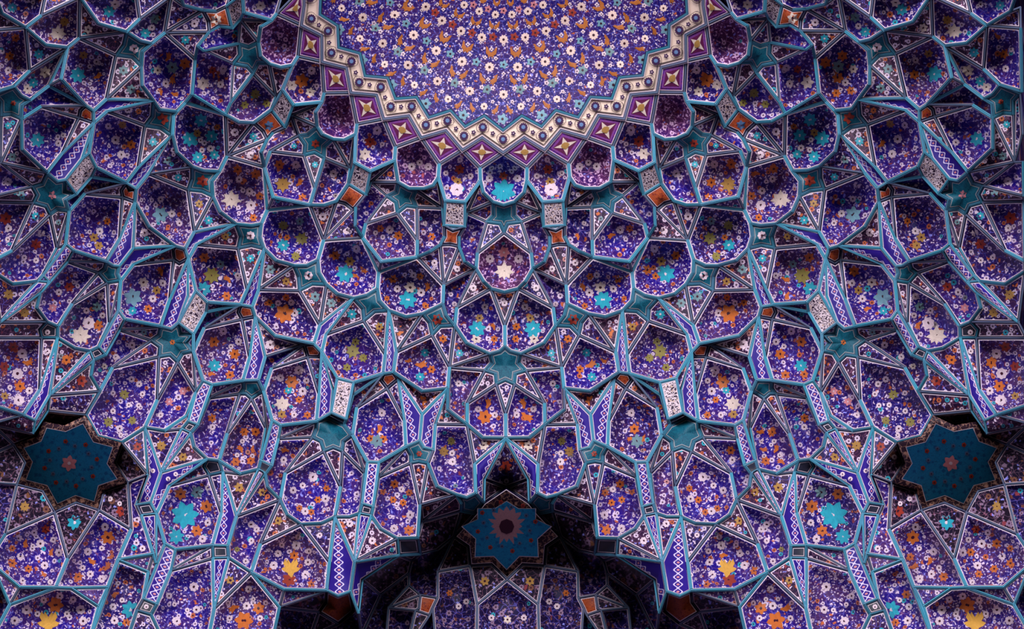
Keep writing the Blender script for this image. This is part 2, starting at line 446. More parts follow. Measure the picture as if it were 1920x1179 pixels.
# ---- large single flowers: sheet, then x y radius kind ----
MOTIF = """
C2 1215 870 75 w 1245 660 50 r 1705 890 120 t 1700 730 45 r 250 500 60 p 300 370 55 r 380 250 50 w 740 630 42 w 915 630 42 w 825 590 35 w
C2 1250 560 32 w 1100 700 30 w 1360 730 34 w 1225 790 45 g 430 395 28 w 1560 755 42 w 1830 650 26 w 1590 645 24 w
C3 410 215 40 o 600 290 48 o 510 230 45 w 700 965 90 t 760 705 36 w 590 850 40 w 840 890 45 w 905 830 50 o 545 745 45 o 830 720 38 o 725 835 58 p 480 950 30 o 890 1030 35 o
C3 40 690 90 t 90 560 50 g 160 430 45 w 235 650 50 o 1720 660 100 p 1720 465 58 k 1565 535 48 w 1590 410 28 o 950 300 40 o 880 160 28 w 55 235 42 w 980 575 36 w 1220 640 35 w 1390 840 38 w 1725 1000 34 w 1510 1040 38 w 150 715 40 o 360 260 28 w 1190 1010 30 w
C4 840 580 65 o 880 455 45 t 830 710 48 t 705 540 40 o 950 630 42 o 1430 205 85 t 1420 310 50 p 1455 90 42 g 1600 180 42 o 1610 310 38 o 120 440 85 v 230 510 55 v 150 340 42 v 60 610 42 v 1010 105 55 r
C4 1545 990 58 o 1510 1130 72 o 620 250 40 o 400 180 42 g 1070 310 42 o 1245 460 40 t 850 960 50 o 1440 1050 36 w 1615 1110 36 w 1235 780 36 w 430 1090 42 w 110 50 50 t
C5 375 262 68 q 310 235 42 o 440 240 42 o 400 135 52 o 1155 265 52 v 1080 370 62 g 1165 390 34 w 1170 480 42 w 560 715 44 o 715 805 38 o 650 910 38 o 545 880 38 o 440 795 36 o 635 770 36 w 725 1040 45 w 820 395 30 r 1745 525 55 r 1500 310 48 p
C6 710 138 52 o 555 120 45 w 90 70 40 w 325 250 42 w 1235 940 34 w 1315 890 34 w 1140 800 34 o 1510 675 46 g 1580 1060 34 w 1735 1080 40 p
B1 1485 745 46 w 1380 850 72 o 1275 900 55 p 1470 970 48 p 340 880 65 p 440 740 42 r 555 725 42 w 480 205 55 p 895 990 62 v 780 1105 42 v 1010 1090 42 v 525 890 40 w 155 420 45 t 945 60 50 p 250 250 42 w 150 670 58 o
B2 320 145 68 t 200 340 75 t 430 310 65 t 285 530 60 t 460 505 50 t 280 280 42 g 490 215 35 o 1035 200 48 b 640 975 100 p 705 660 48 o 895 710 52 o 940 945 48 o 845 1040 55 w 720 765 38 w 830 890 40 w 1180 820 90 g 1145 610 52 o
B2 1355 800 50 o 1385 955 42 o 1320 610 45 w 1715 705 44 w 1525 390 42 r 335 785 60 r 675 270 45 w 870 310 40 t 840 510 42 w 315 355 30 w 1300 415 30 t 1520 610 34 t 80 745 40 t 300 1020 40 g 330 460 32 w 420 440 38 w
B3 1185 185 62 v 1380 320 78 v 1315 508 58 v 1185 390 62 t 1225 310 35 o 355 520 52 o 600 750 48 o 590 925 48 o 430 710 98 v 350 850 72 t 525 590 42 q 1195 1110 95 o 1305 1105 42 w 1130 1000 34 w 1040 995 38 o 1215 940 38 o 840 290 48 w 1450 710 48 w
B3 1600 90 45 w 1850 240 38 w 400 130 45 t 580 300 38 g 840 530 42 t 1050 645 50 q 1215 770 42 g 1520 930 50 q 1690 1000 48 q 1735 500 48 o 1360 140 42 q 1270 995 36 w 410 440 34 w 705 710 36 w 870 100 38 o
B4 460 590 65 t 455 340 55 o 675 470 55 o 625 690 48 o 430 680 45 o 555 230 42 w 715 340 40 w 1275 765 68 o 1175 990 85 p 1350 640 52 w 1155 720 42 w 1390 860 46 w 1430 750 34 w 1350 950 36 o 1440 1110 38 o 1050 370 52 w 130 860 42 k 1240 850 40 t 635 390 30 w 1300 1110 34 w
B5 1500 640 52 w 1630 870 42 w 1415 1000 44 w 1290 780 40 w 1390 730 35 w 1355 970 36 o 1480 1010 36 o 1550 880 38 o 1640 760 36 o 775 165 46 o 895 165 46 o 735 345 48 o 865 350 44 o 685 480 48 o 845 470 46 o 755 265 28 w 885 265 28 w 700 410 28 w 860 420 28 w
B5 150 1040 135 t 375 950 64 o 105 820 60 o 280 800 62 q 390 1120 38 w 435 20 45 o 440 115 36 w 1205 360 45 o 1190 460 38 w 130 430 45 g 720 750 50 g 960 800 42 g 1130 1100 45 g 850 1140 38 w 1170 -20 45 g 390 755 32 w
B6 60 205 78 t 275 145 58 o 335 230 44 w 1265 530 100 y 1245 660 70 r 1320 300 48 w 1130 385 40 w 1085 510 46 w 1445 475 40 w 1420 605 46 w 1340 210 34 w 1170 295 32 w 1455 360 34 w 1300 405 48 o 985 565 45 o 1485 705 44 o 820 760 40 w 800 935 44 w 605 905 30 w 1000 905 30 w
B6 745 865 26 w 870 865 26 w 665 960 62 o 925 960 62 o 770 1090 92 o 620 1065 34 w 940 1065 34 w 245 735 52 w 270 975 42 w 65 1095 44 w 40 920 27 w 175 980 27 w 625 665 42 g 905 130 36 w 850 250 34 w 790 465 34 w 840 80 30 w 700 340 30 v 1570 190 30 w 1640 610 26 w
A1 610 345 85 p 680 230 60 g 1150 120 60 t 1210 45 50 p 1530 350 52 t 1630 200 52 q 1600 290 36 w 820 790 78 t 1030 800 50 o 1015 650 36 w 1815 710 62 q 1770 600 55 o 1820 830 58 o 1690 965 44 o 1840 990 44 o 1745 880 40 w 100 590 46 o 165 400 44 o 25 540 32 w 85 740 38 w
A1 475 760 58 p 350 870 50 t 290 935 48 p 1410 515 52 w 140 1085 28 r 410 570 50 t 1300 740 50 q 1380 940 48 q 930 310 45 p 130 80 50 t 880 580 45 g 1660 740 45 p 1360 1155 38 w 560 -10 40 o 1670 960 30 w
A2 395 350 72 t 615 385 38 w 490 85 30 w 1215 350 48 w 1275 505 46 w 1140 205 36 w 1290 190 52 g 1380 400 50 o 555 930 42 k 1715 130 58 r 85 200 38 t 130 530 45 q 1610 370 45 t 1760 560 45 q 85 790 45 w 225 930 42 q 905 95 30 r 1345 915 28 r 1340 40 30 w 1460 50 32 o 1645 830 40 w 1690 975 36 w 665 300 30 w
A3 1690 70 80 u 1130 140 38 o 1050 245 40 w 990 310 48 g 1040 395 45 g 1690 665 55 o 1400 940 90 u 1395 1080 45 t 1650 865 45 g 1560 1060 44 o 1715 790 38 w 1610 955 40 w 1510 780 52 p 380 380 55 r 435 265 40 w 255 520 32 w 380 550 34 w 60 110 65 r 90 215 40 w 85 330 34 w 620 885 38 w
A3 730 830 50 r 555 1050 45 k 375 85 42 t 615 150 30 q 90 910 65 g 260 1100 62 g 910 1080 36 w 1060 930 40 w 1020 1040 50 q 1080 1130 34 w 1810 60 40 w 1890 160 34 w 1520 260 45 w 775 780 26 w
A4 935 145 68 w 1035 165 52 o 850 270 105 p 235 465 55 w 185 675 62 w 200 955 62 w 290 560 58 o 210 810 58 o 140 395 52 r 45 600 52 r 1310 895 62 v 1385 735 36 w 1465 785 36 w 1190 880 30 w 1390 375 40 w 1220 500 36 w 700 530 50 o 860 750 55 r 500 440 32 w 50 910 42 g 310 855 42 w 1815 345 28 o 1515 240 36 q
A4 1355 1005 30 w 1190 1070 32 w 1500 890 32 w 1690 1110 32 w 1460 1010 30 w 500 240 30 w 105 820 30 w 1100 600 32 p 1780 970 42 k
A5 1140 60 62 v 1390 45 54 v 1260 130 38 w 1275 200 32 w 728 497 78 k 785 1120 75 t 260 950 62 g 1280 1000 58 r 1450 320 46 r 1160 870 30 w 1260 920 28 w 1330 1015 26 w 1700 310 62 g 1310 430 30 w 1610 575 26 w 1770 660 26 w 1850 610 26 w 400 835 0 w
A6 195 225 42 w 425 280 48 w 360 165 36 w 620 375 44 w 560 240 34 w 215 415 40 w 470 510 44 w 270 280 50 o 300 545 42 o 130 485 48 o 540 370 44 o 460 600 40 o 1135 215 70 o 965 465 50 o 1130 520 55 o 825 630 48 o 925 365 44 w 1105 105 44 w 950 600 40 w 1075 650 46 w 870 535 34 w
A6 510 1100 118 y 585 925 80 o 280 975 54 w 850 975 52 w 155 1090 48 w 875 1095 48 w 630 835 40 w 460 875 38 w 770 870 38 w 395 1020 34 w 705 1020 34 w 1370 975 88 t 1215 815 46 o 1330 1110 42 o 1245 695 32 w 1190 945 40 w 1205 1090 44 w 1285 875 30 w 480 130 45 r 1780 830 36 w 1850 1090 42 w 1500 330 34 w 1490 130 32 w 1540 945 28 w
A6 240 670 36 w 345 305 26 w 130 330 36 o 530 685 32 w 1070 330 30 w 1165 420 42 o
"""
import math, random
import bpy
from mathutils import Vector, Matrix
from mathutils.geometry import tessellate_polygon
random.seed(7)
C = bpy.context.scene.collection
PI = math.pi

# ================= camera, light, exposure =================
F = 2060.0                                   # focal length in pixels of the 1920 wide frame
CAM = Vector((0, 0, 1.6)); PITCH = math.radians(63)
cd = bpy.data.cameras.new('camera'); cam = bpy.data.objects.new('camera', cd); C.objects.link(cam)
cd.sensor_width = 36; cd.lens = 36 * F / 1920; cd.clip_end = 500
cam.location = CAM; cam.rotation_euler = (math.radians(90) + PITCH, 0, 0)
sc = bpy.context.scene; sc.camera = cam
sc.view_settings.view_transform = 'Standard'; sc.view_settings.look = 'None'
sc.view_settings.exposure = -0.18; sc.view_settings.gamma = 1
w = bpy.data.worlds.new('sky'); sc.world = w; w.use_nodes = True
w.node_tree.nodes['Background'].inputs[0].default_value = (0.72, 0.80, 1.0, 1)
w.node_tree.nodes['Background'].inputs[1].default_value = .65
sun = bpy.data.lights.new('sun', 'SUN'); so = bpy.data.objects.new('sun', sun); C.objects.link(so)
sun.energy = 4.0; sun.angle = math.radians(2); sun.color = (1, .95, .88); so.rotation_euler = (math.radians(-62), 0, math.radians(0))
al = bpy.data.lights.new('daylight_through_opening', 'AREA'); ao = bpy.data.objects.new('daylight_through_opening', al); C.objects.link(ao)
al.shape = 'RECTANGLE'; al.size = 28; al.size_y = 12; al.energy = 11000; al.color = (1.0, .95, .98)
ao.location = (0, -14, 14.8)
ao.rotation_euler = (Vector((0, 5.5, 17)) - ao.location).to_track_quat('-Z', 'Y').to_euler()

# ================= materials =================
def lin(c):
    return tuple((x / 255 / 12.92 if x / 255 <= .04045 else ((x / 255 + .055) / 1.055) ** 2.4) for x in c) + (1,)
class NT:
    def __init__(s, name, rough=.5, spec=.16):
        s.m = bpy.data.materials.new(name); s.m.use_nodes = True; s.t = s.m.node_tree; s.n = s.t.nodes
        s.b = s.n['Principled BSDF']; s.b.inputs['Roughness'].default_value = rough; s.b.inputs['Specular IOR Level'].default_value = spec
        s.m.diffuse_color = (.2, .1, .5, 1)
    def set(s, sock, v):
        if hasattr(v, 'is_output'): s.t.links.new(v, sock)
        elif isinstance(v, (int, float)) and sock.type in ('VECTOR',): sock.default_value = (v, v, v)
        else: sock.default_value = v
    def math(s, op, a, b=0, c=None):
        n = s.n.new('ShaderNodeMath'); n.operation = op; s.set(n.inputs[0], a); s.set(n.inputs[1], b)
        if c is not None: s.set(n.inputs[2], c)
        return n.outputs[0]
    def vm(s, op, a, b):
        n = s.n.new('ShaderNodeVectorMath'); n.operation = op; s.set(n.inputs[0], a); s.set(n.inputs[1], b)
        return n.outputs[1] if op in ('LENGTH', 'DISTANCE', 'DOT_PRODUCT') else n.outputs[0]
    def mix(s, f, a, b):
        n = s.n.new('ShaderNodeMix'); n.data_type = 'RGBA'; s.set(n.inputs['Factor'], f); s.set(n.inputs['A'], a) if False else None
        s.set(n.inputs[6], a); s.set(n.inputs[7], b); return n.outputs[2]
    def uv(s):
        n = s.n.new('ShaderNodeUVMap'); n.uv_map = 'UVMap'; return n.outputs[0]
    def noise(s, v, scale, detail=2, rough=.5):
        n = s.n.new('ShaderNodeTexNoise'); n.noise_dimensions = '2D'; s.set(n.inputs['Vector'], v); n.inputs['Scale'].default_value = scale; n.inputs['Detail'].default_value = detail; n.inputs['Roughness'].default_value = rough
        return n
    def vor(s, v, scale, rnd=1, feat='F1'):
        n = s.n.new('ShaderNodeTexVoronoi'); n.voronoi_dimensions = '2D'; n.feature = feat; s.set(n.inputs['Vector'], v); n.inputs['Scale'].default_value = scale; n.inputs['Randomness'].default_value = rnd
        return n
    def sep(s, v):
        n = s.n.new('ShaderNodeSeparateXYZ'); s.set(n.inputs[0], v); return n.outputs
    def step(s, edge, x, soft):              # 1 where x < edge
        n = s.n.new('ShaderNodeMapRange'); n.clamp = True; s.set(n.inputs[0], x); n.inputs[1].default_value = edge - soft; n.inputs[2].default_value = edge + soft; n.inputs[3].default_value = 1; n.inputs[4].default_value = 0
        return n.outputs[0]
    def flower(s, uv, scale, R, petals, presence, soft=.12, rnd=.9, amp=.18):
        """a flower round every cell point; returns mask, centre mask, two random numbers"""
        v = s.vor(uv, scale, rnd); d = s.vm('SUBTRACT', uv, v.outputs['Position'])
        x, y, z = s.sep(d); r = s.vm('LENGTH', d, 0); col = s.sep(v.outputs['Color'])
        a = s.math('ARCTAN2', y, x); a = s.math('ADD', a, s.math('MULTIPLY', col[0], 6.28))
        pet = s.math('MULTIPLY_ADD', s.math('COSINE', s.math('MULTIPLY', a, petals)), amp, 1)
        rr = s.math('DIVIDE', r, s.math('MULTIPLY', pet, s.math('MULTIPLY_ADD', col[0], R * .5, R * .7)))
        pres = s.step(presence, col[2], .001)
        m = s.math('MULTIPLY', s.step(1, rr, soft), pres)
        c = s.math('MULTIPLY', s.step(.34, rr, .06), pres)
        return m, c, col[1], col[2], rr
    def out(s, col, bump=None):
        s.set(s.b.inputs['Base Color'], col); return s.m

def floral(name, g1, g2, vine=(92, 82, 170), white=(206, 184, 208), warm=(178, 92, 52), cool=(40, 150, 170), dens=.45, warmth=.3, sc=1.0, small=.75):
    s = NT(name); uv = s.uv()
    nz = s.noise(uv, 2.2 / sc, 1); ground = s.mix(s.step(.5, nz.outputs[0], .06), lin(g1), lin(g2))
    fn = s.noise(uv, 26, 2); ground = s.mix(s.math('MULTIPLY', fn.outputs[0], .35), ground, lin((8, 4, 30)))
    # curling vines: thin contours of a warped cell pattern
    wv = s.vm('MULTIPLY', s.vm('SUBTRACT', s.noise(uv, 9 / sc, 1).outputs[1], (.5, .5, .5)), (.10 * sc, .10 * sc, 0)); uvw = s.vm('ADD', uv, wv)
    e = s.vor(uvw, 7.5 / sc, 1, 'DISTANCE_TO_EDGE').outputs['Distance']
    col = s.mix(s.math('MULTIPLY', s.step(.04, e, .02), .7), ground, lin(vine))
    nr = s.noise(s.vm('ADD', uv, (7, 3, 0)), 10 / sc, 0).outputs[0]
    ring = s.math('MULTIPLY', s.step(.012, s.math('ABSOLUTE', s.math('SUBTRACT', nr, .5)), .006), .6)
    col = s.mix(ring, col, lin((150, 95, 120)))
    # leaves, buds, flowers
    m, c, r1, r2, rr = s.flower(s.vm('ADD', uvw, (3.3, 1.7, 0)), 8.5 / sc, .024 * sc, 5, warmth * .7, .2, 1, .2)
    col = s.mix(m, col, s.mix(s.step(.7, r1, .01), lin((120, 50, 60)), lin(warm)))
    m, c, r1, r2, rr = s.flower(s.vm('ADD', uvw, (1.3, 5.7, 0)), 15 / sc, .0155 * sc, 4, small, .25, 1, .25)
    col = s.mix(m, col, s.mix(s.step(.8, r1, .01), lin((130, 130, 215)), lin(white)))
    m, c, r1, r2, rr = s.flower(uv, 6.2 / sc, .040 * sc, 8, dens, .08, .85, .12)
    fc = s.mix(s.step(.86, r1, .01), lin(cool), s.mix(s.step(.62, r1, .01), lin(warm), lin(white)))
    col = s.mix(m, col, fc)
    rim = s.math('MULTIPLY', s.step(.08, s.math('ABSOLUTE', s.math('SUBTRACT', rr, .55)), .04), m)
    col = s.mix(s.math('MULTIPLY', rim, .45), col, lin((60, 40, 80))); col = s.mix(c, col, lin((45, 14, 34)))
    return s.out(col)
def plain(name, c, rough=.35, var=.3, scale=14, c2=None):
    s = NT(name, rough); n = s.noise(s.uv(), scale, 3, .6)
    c2 = c2 or tuple(x * (1 - var) for x in c)
    return s.out(s.mix(s.math('MULTIPLY', n.outputs[0], 1.0), lin(c), lin(c2)))
def arab(name, ground, fg, scale, sc2=.5, extra=None, warp=.05):
    s = NT(name); uv = s.uv(); wv = s.vm('MULTIPLY', s.vm('SUBTRACT', s.noise(uv, 14, 1).outputs[1], (.5, .5, .5)), (warp * 2, warp * 2, 0))
    e = s.vor(s.vm('ADD', uv, wv), scale, 1, 'DISTANCE_TO_EDGE').outputs['Distance']
    col = s.mix(s.step(sc2, e, .04), lin(ground), lin(fg))
    m, c, r1, r2, rr = s.flower(s.vm('ADD', uv, (2, 2, 0)), scale * .8, .35 / scale, 4, .4, .2)
    col = s.mix(m, col, lin(extra or fg)); return s.out(col)
def chain():
    s = NT('chain_tile'); x, y, z = s.sep(s.uv())         # x across the strip (-1..1), y along it in metres
    ph = s.math('MULTIPLY', y, 2 * PI / .105); cs = s.math('COSINE', ph)
    d = s.math('ABSOLUTE', s.math('SUBTRACT', s.math('ABSOLUTE', x), s.math('MULTIPLY_ADD', cs, .23, .29)))
    col = s.mix(s.step(.085, d, .035), lin((38, 18, 118)), lin((205, 190, 222)))
    dot = s.math('ADD', s.math('MULTIPLY', x, x), s.math('MULTIPLY_ADD', cs, -.10, .1))
    col = s.mix(s.step(.035, dot, .01), col, lin((190, 120, 130))); return s.out(col)
M = {
 'B1': floral('blue_floral_tile', (32, 12, 128), (54, 22, 108)),
 'B2': floral('deep_blue_floral_tile', (26, 10, 100), (46, 20, 90), warmth=.42, small=.65),
 'B3': floral('violet_floral_tile', (38, 17, 108), (72, 38, 98), dens=.5, sc=.9),
 'R': floral('wine_floral_tile', (78, 30, 82), (58, 22, 92), vine=(150, 98, 150), white=(200, 160, 200), warm=(150, 70, 80), dens=.3, warmth=.25, small=.9),
 'K1': floral('dark_plum_floral_tile', (36, 15, 50), (50, 22, 54), vine=(110, 70, 104), dens=.6, sc=.8, small=.5, warmth=.5),
 'K2': floral('navy_floral_tile', (28, 12, 70), (48, 20, 66), dens=.6, sc=.8, small=.5),
 'T': floral('small_arabesque_tile', (52, 26, 100), (84, 48, 110), white=(214, 190, 214), warm=(190, 120, 100), dens=.5, sc=.7, small=.9),
 'DM': floral('dome_blue_tile', (28, 12, 104), (52, 20, 100), dens=0, warmth=.12, small=.55, sc=.62, vine=(96, 96, 190)),
 'L': arab('purple_scroll_tile', (78, 30, 128), (128, 50, 118), 16, .12, (96, 40, 150)),
 'P': arab('cream_arabesque_tile', (44, 26, 50), (205, 186, 196), 26, .17, (176, 150, 140)),
 'DB': floral('shaded_blue_floral_tile', (20, 11, 66), (26, 14, 58), white=(140, 112, 140), warm=(100, 56, 44), dens=.35, small=.5),  # darker copy of the niche tile: shade of the deep hollows put into its colour
 'DK': floral('shaded_brown_floral_tile', (22, 12, 34), (28, 16, 30), white=(126, 100, 126), warm=(110, 70, 50), vine=(80, 60, 80), dens=.4),  # darker facet tile, the recesses' shade painted into its colours
 'S': arab('turquoise_star_tile', (14, 88, 108), (6, 58, 84), 24, .06, (10, 74, 96), .08),
 'X': arab('blue_star_tile', (14, 112, 158), (6, 66, 108), 15, .03, (8, 82, 132), .1),
 'O': arab('orange_star_tile', (158, 70, 36), (104, 38, 30), 24, .05, (120, 40, 30)),
 'N': plain('black_green_star_tile', (38, 38, 56), .35, .3),
 'XB': arab('black_band_tile', (40, 22, 34), (150, 110, 96), 13, .05, (150, 110, 96), .06),
 'line': plain('white_outline_tile', (232, 212, 226), .4, .2, 9),
 'line2': plain('dull_outline_tile', (168, 172, 180), .4, .25, 9),
 'dark': plain('black_outline_tile', (22, 16, 48), .4, .3),
 'cream': plain('cream_tile', (250, 224, 206), .4, .08, 8),
 'rib_teal': plain('turquoise_glazed_moulding', (26, 122, 142), .3, .5, 2, (78, 98, 130)),
 'rib_bright': plain('bright_turquoise_moulding', (40, 152, 174), .28, .4, 2, (100, 128, 160)),
 'rib_grey': plain('grey_blue_moulding', (112, 108, 140), .35, .4, 2, (62, 96, 118)),
 'under': plain('teal_underside', (10, 112, 150), .3, .2),
}
M['Q'] = chain()
FC = {'w': (222, 198, 212), 'o': (196, 104, 48), 't': (44, 156, 178), 'r': (150, 52, 40), 'g': (170, 128, 70), 'p': (220, 200, 190), 'k': (206, 130, 140), 'q': (110, 140, 150),
      'v': (140, 128, 70), 'b': (70, 100, 140), 'y': (214, 160, 74), 'u': (124, 168, 186), 'W': (236, 206, 196), 'cb': (110, 140, 190), 'n': (70, 42, 84), 'mv': (168, 122, 132)}
for k, c in FC.items(): M['f' + k] = plain('mosaic_' + {'w': 'white', 'o': 'orange', 't': 'turquoise', 'r': 'russet', 'g': 'ochre', 'p': 'ivory', 'k': 'pink', 'q': 'grey', 'v': 'olive', 'b': 'slate', 'y': 'gold', 'u': 'pale_blue', 'W': 'ivory_white', 'cb': 'steel_blue', 'n': 'dark_violet', 'mv': 'mauve'}[k], c, .4, .22, 40)
M['fbird'] = plain('mosaic_tawny', (184, 108, 52), .4, .25, 40)
M['fc'] = plain('mosaic_dark_heart', (58, 20, 40), .4, .2)
M['fl'] = plain('mosaic_lilac', (132, 66, 150), .4, .3, 30)
M['fm'] = plain('mosaic_maroon', (98, 28, 78), .4, .3, 30)
NAMES = {'w': 'white', 'o': 'orange', 't': 'turquoise', 'r': 'russet', 'g': 'ochre', 'p': 'ivory', 'k': 'pink', 'q': 'grey', 'v': 'olive', 'b': 'slate blue', 'y': 'gold', 'u': 'pale blue'}

# ================= the vault's underlying surface =================
YC, ZC, RR, PW = 2.6, 14.2, 6.72, 3.4
cp_, sp_ = math.cos(PITCH), math.sin(PITCH)
FWD = Vector((0, cp_, sp_)); UP = Vector((0, -sp_, cp_)); RT = Vector((1, 0, 0))
def ray(x, y): return FWD + RT * ((x - 960) / F) + UP * ((589.5 - y) / F)      # unit depth
_c = {}
def base(x, y):
    k = (round(x), round(y))
    if k in _c: return _c[k]
    d = ray(*k); lo, hi = 8., 40.
    for _ in range(28):
        t = (lo + hi) / 2; p = CAM + d * t
        r = ((abs(p.x + .03) / 7.1) ** PW + (abs(p.y - YC) / 6.72) ** PW) ** (2 / PW) if p.y > YC else (abs(p.x) / 7.1) ** 2
        if r + (max(p.z - ZC, -1.5) / 6.72) ** 2 < 1 and p.z < 22: lo = t
        else: hi = t
    _c[k] = t; return t
def bs(x, y):
    x0, y0 = math.floor(x / 8) * 8, math.floor(y / 8) * 8; a, b = (x - x0) / 8, (y - y0) / 8
    return (base(x0, y0) * (1 - a) + base(x0 + 8, y0) * a) * (1 - b) + (base(x0, y0 + 8) * (1 - a) + base(x0 + 8, y0 + 8) * a) * b
def pos(x, y, z): return CAM + ray(x, y) * z
def axis(y): return 943 + .0093 * (y - 240)

# ---- vertices, both halves ----
OX = {'A': 0, 'B': 320, 'C': 640}; OY = [0, 0, 200, 390, 580, 780, 969]; SCL = 5.6147
def mir(x, y):
    d = axis(y) - x; return (axis(y) + d * 1.018, y - 4 * (d / 850) * max(0, 1 - y / 500))
V = {}
for ln in VTX.strip().split('\n'):
    t = ln.split(); s = t[0]
    for i in range(1, len(t), 3):
        n = t[i].rstrip('*'); x = OX[s[0]] + float(t[i + 1]) / SCL; y = OY[int(s[1])] + float(t[i + 2]) / SCL
        if '*' in t[i]: x = axis(y); V[n] = V[n + '~'] = (x, y)
        else: V[n] = (x, y); V[n + '~'] = mir(x, y)
for n in list(V):
    if n.endswith('~') and V[n] == V[n[:-1]]: pass
AX = {n for n in V if not n.endswith('~') and V.get(n + '~') == V[n]}
def mn(n): return n if n in AX else n + '~'
cells = []
for ln in POLY.strip().split('\n'):
    t = ln.split(); ty = t[0].rstrip('*'); ns = t[1:]
    if '*' in t[0]:
        cells.append((ty, ns + [mn(n) for n in reversed(ns) if n not in AX], 0))
    else:
        cells.append((ty, ns, -1)); cells.append((ty, [mn(n) for n in ns], 1))
def area(p): return .5 * sum(p[i][0] * p[(i + 1) % len(p)][1] - p[(i + 1) % len(p)][0] * p[i][1] for i in range(len(p)))
fixed = []
for ty, ns, sd in cells:
    p = [V[n] for n in ns]
    if area(p) < 0: ns = ns[::-1]
    fixed.append((ty, ns, sd))
cells = fixed
# ---- relief of every vertex: lips of the niches come forward, their crowns and the stars lie back ----
rel = {n: [] for n in V}
for ty, ns, sd in cells:
    p = [V[n] for n in ns]; cx = sum(q[0] for q in p) / len(p); cy = sum(q[1] for q in p) / len(p)
    R = max(math.hypot(q[0] - cx, q[1] - cy) for q in p)
    ux, uy = cx - 948, cy + 110; l = math.hypot(ux, uy); ux /= l; uy /= l
    for n, q in zip(ns, p):
        s = ((q[0] - cx) * ux + (q[1] - cy) * uy) / R
        if ty in ('B', 'R'): rel[n].append(((-.36 * max(s, 0) ** .5 if s > 0 else .30 * -s) if max(q_[1] for q_ in p) < 1185 else 0, 1.2 if max(q_[1] for q_ in p) < 1185 else 2.5))
        elif ty in ('P', 'Q', 'U'): rel[n].append((-.16 - .10 * max(s, 0), 1.2))
        elif ty in ('S', 'O', 'N'): rel[n].append((.22, .8))
        elif ty in ('DB', 'DK', 'DO', 'X'): rel[n].append((2.4 if abs(cx - 948) < 330 else .8, .22))
        elif ty == 'L': rel[n].append((0, 5))
        else: rel[n].append((0.02, .4))
D = {}
for n, (x, y) in V.items():
    r = rel[n]; d = sum(a * b for a, b in r) / sum(b for a, b in r) if r else 0
    D[n] = bs(x, y) + d
for n in AX: D[n + '~'] = D[n]

# ---- mesh helpers ----
def mesh_obj(name, verts, faces, mats, mi=None, uvs=None, parent=None, smooth=True, origin=None):
    o0 = origin if origin is not None else sum(verts, Vector()) / len(verts)
    me = bpy.data.meshes.new(name); me.from_pydata([v - o0 for v in verts], [], faces)
    for m in mats: me.materials.append(m)
    if mi: me.polygons.foreach_set('material_index', mi)
    if uvs:
        ul = me.uv_layers.new(name='UVMap'); fl = []
        for l in me.loops: fl += uvs[l.vertex_index]
        ul.data.foreach_set('uv', fl)
    me.polygons.foreach_set('use_smooth', [smooth] * len(me.polygons)); me.update()
    o = bpy.data.objects.new(name, me); C.objects.link(o); o.location = o0
    if parent is not None:
        o.parent = parent; pl = parent.location; o.location = o0 - pl if parent.parent is None else o0 - pl - parent.parent.location
    return o
def inset(p, w):
    n = len(p); out = []
    for i in range(n):
        a, b, c = p[i - 1], p[i], p[(i + 1) % n]
        e1 = (b[0] - a[0], b[1] - a[1]); e2 = (c[0] - b[0], c[1] - b[1]); l1 = math.hypot(*e1) or 1e-6; l2 = math.hypot(*e2) or 1e-6
        n1 = (-e1[1] / l1, e1[0] / l1); n2 = (-e2[1] / l2, e2[0] / l2)
        k = 1 + n1[0] * n2[0] + n1[1] * n2[1]; k = max(k, .12)
        out.append((b[0] + (n1[0] + n2[0]) * w / k, b[1] + (n1[1] + n2[1]) * w / k))
    return out
def good(p, q):
    if area(q) < 25: return False
    n = len(p)
    for i in range(n):
        a, b = p[i], p[(i + 1) % n]; c, d = q[i], q[(i + 1) % n]
        if (b[0] - a[0]) * (d[0] - c[0]) + (b[1] - a[1]) * (d[1] - c[1]) < 0: return False
    return True
def kernel(p):
    xs = [q[0] for q in p]; ys = [q[1] for q in p]; best = None
    n = len(p)
    for i in range(15):
        for j in range(15):
            x = min(xs) + (max(xs) - min(xs)) * (i + .5) / 15; y = min(ys) + (max(ys) - min(ys)) * (j + .5) / 15; m = 1e9
            for k in range(n):
                a, b = p[k], p[(k + 1) % n]; l = math.hypot(b[0] - a[0], b[1] - a[1]) or 1e-6
                m = min(m, ((b[0] - a[0]) * (y - a[1]) - (b[1] - a[1]) * (x - a[0])) / l)
            if best is None or m > best[0]: best = (m, x, y)
    return best
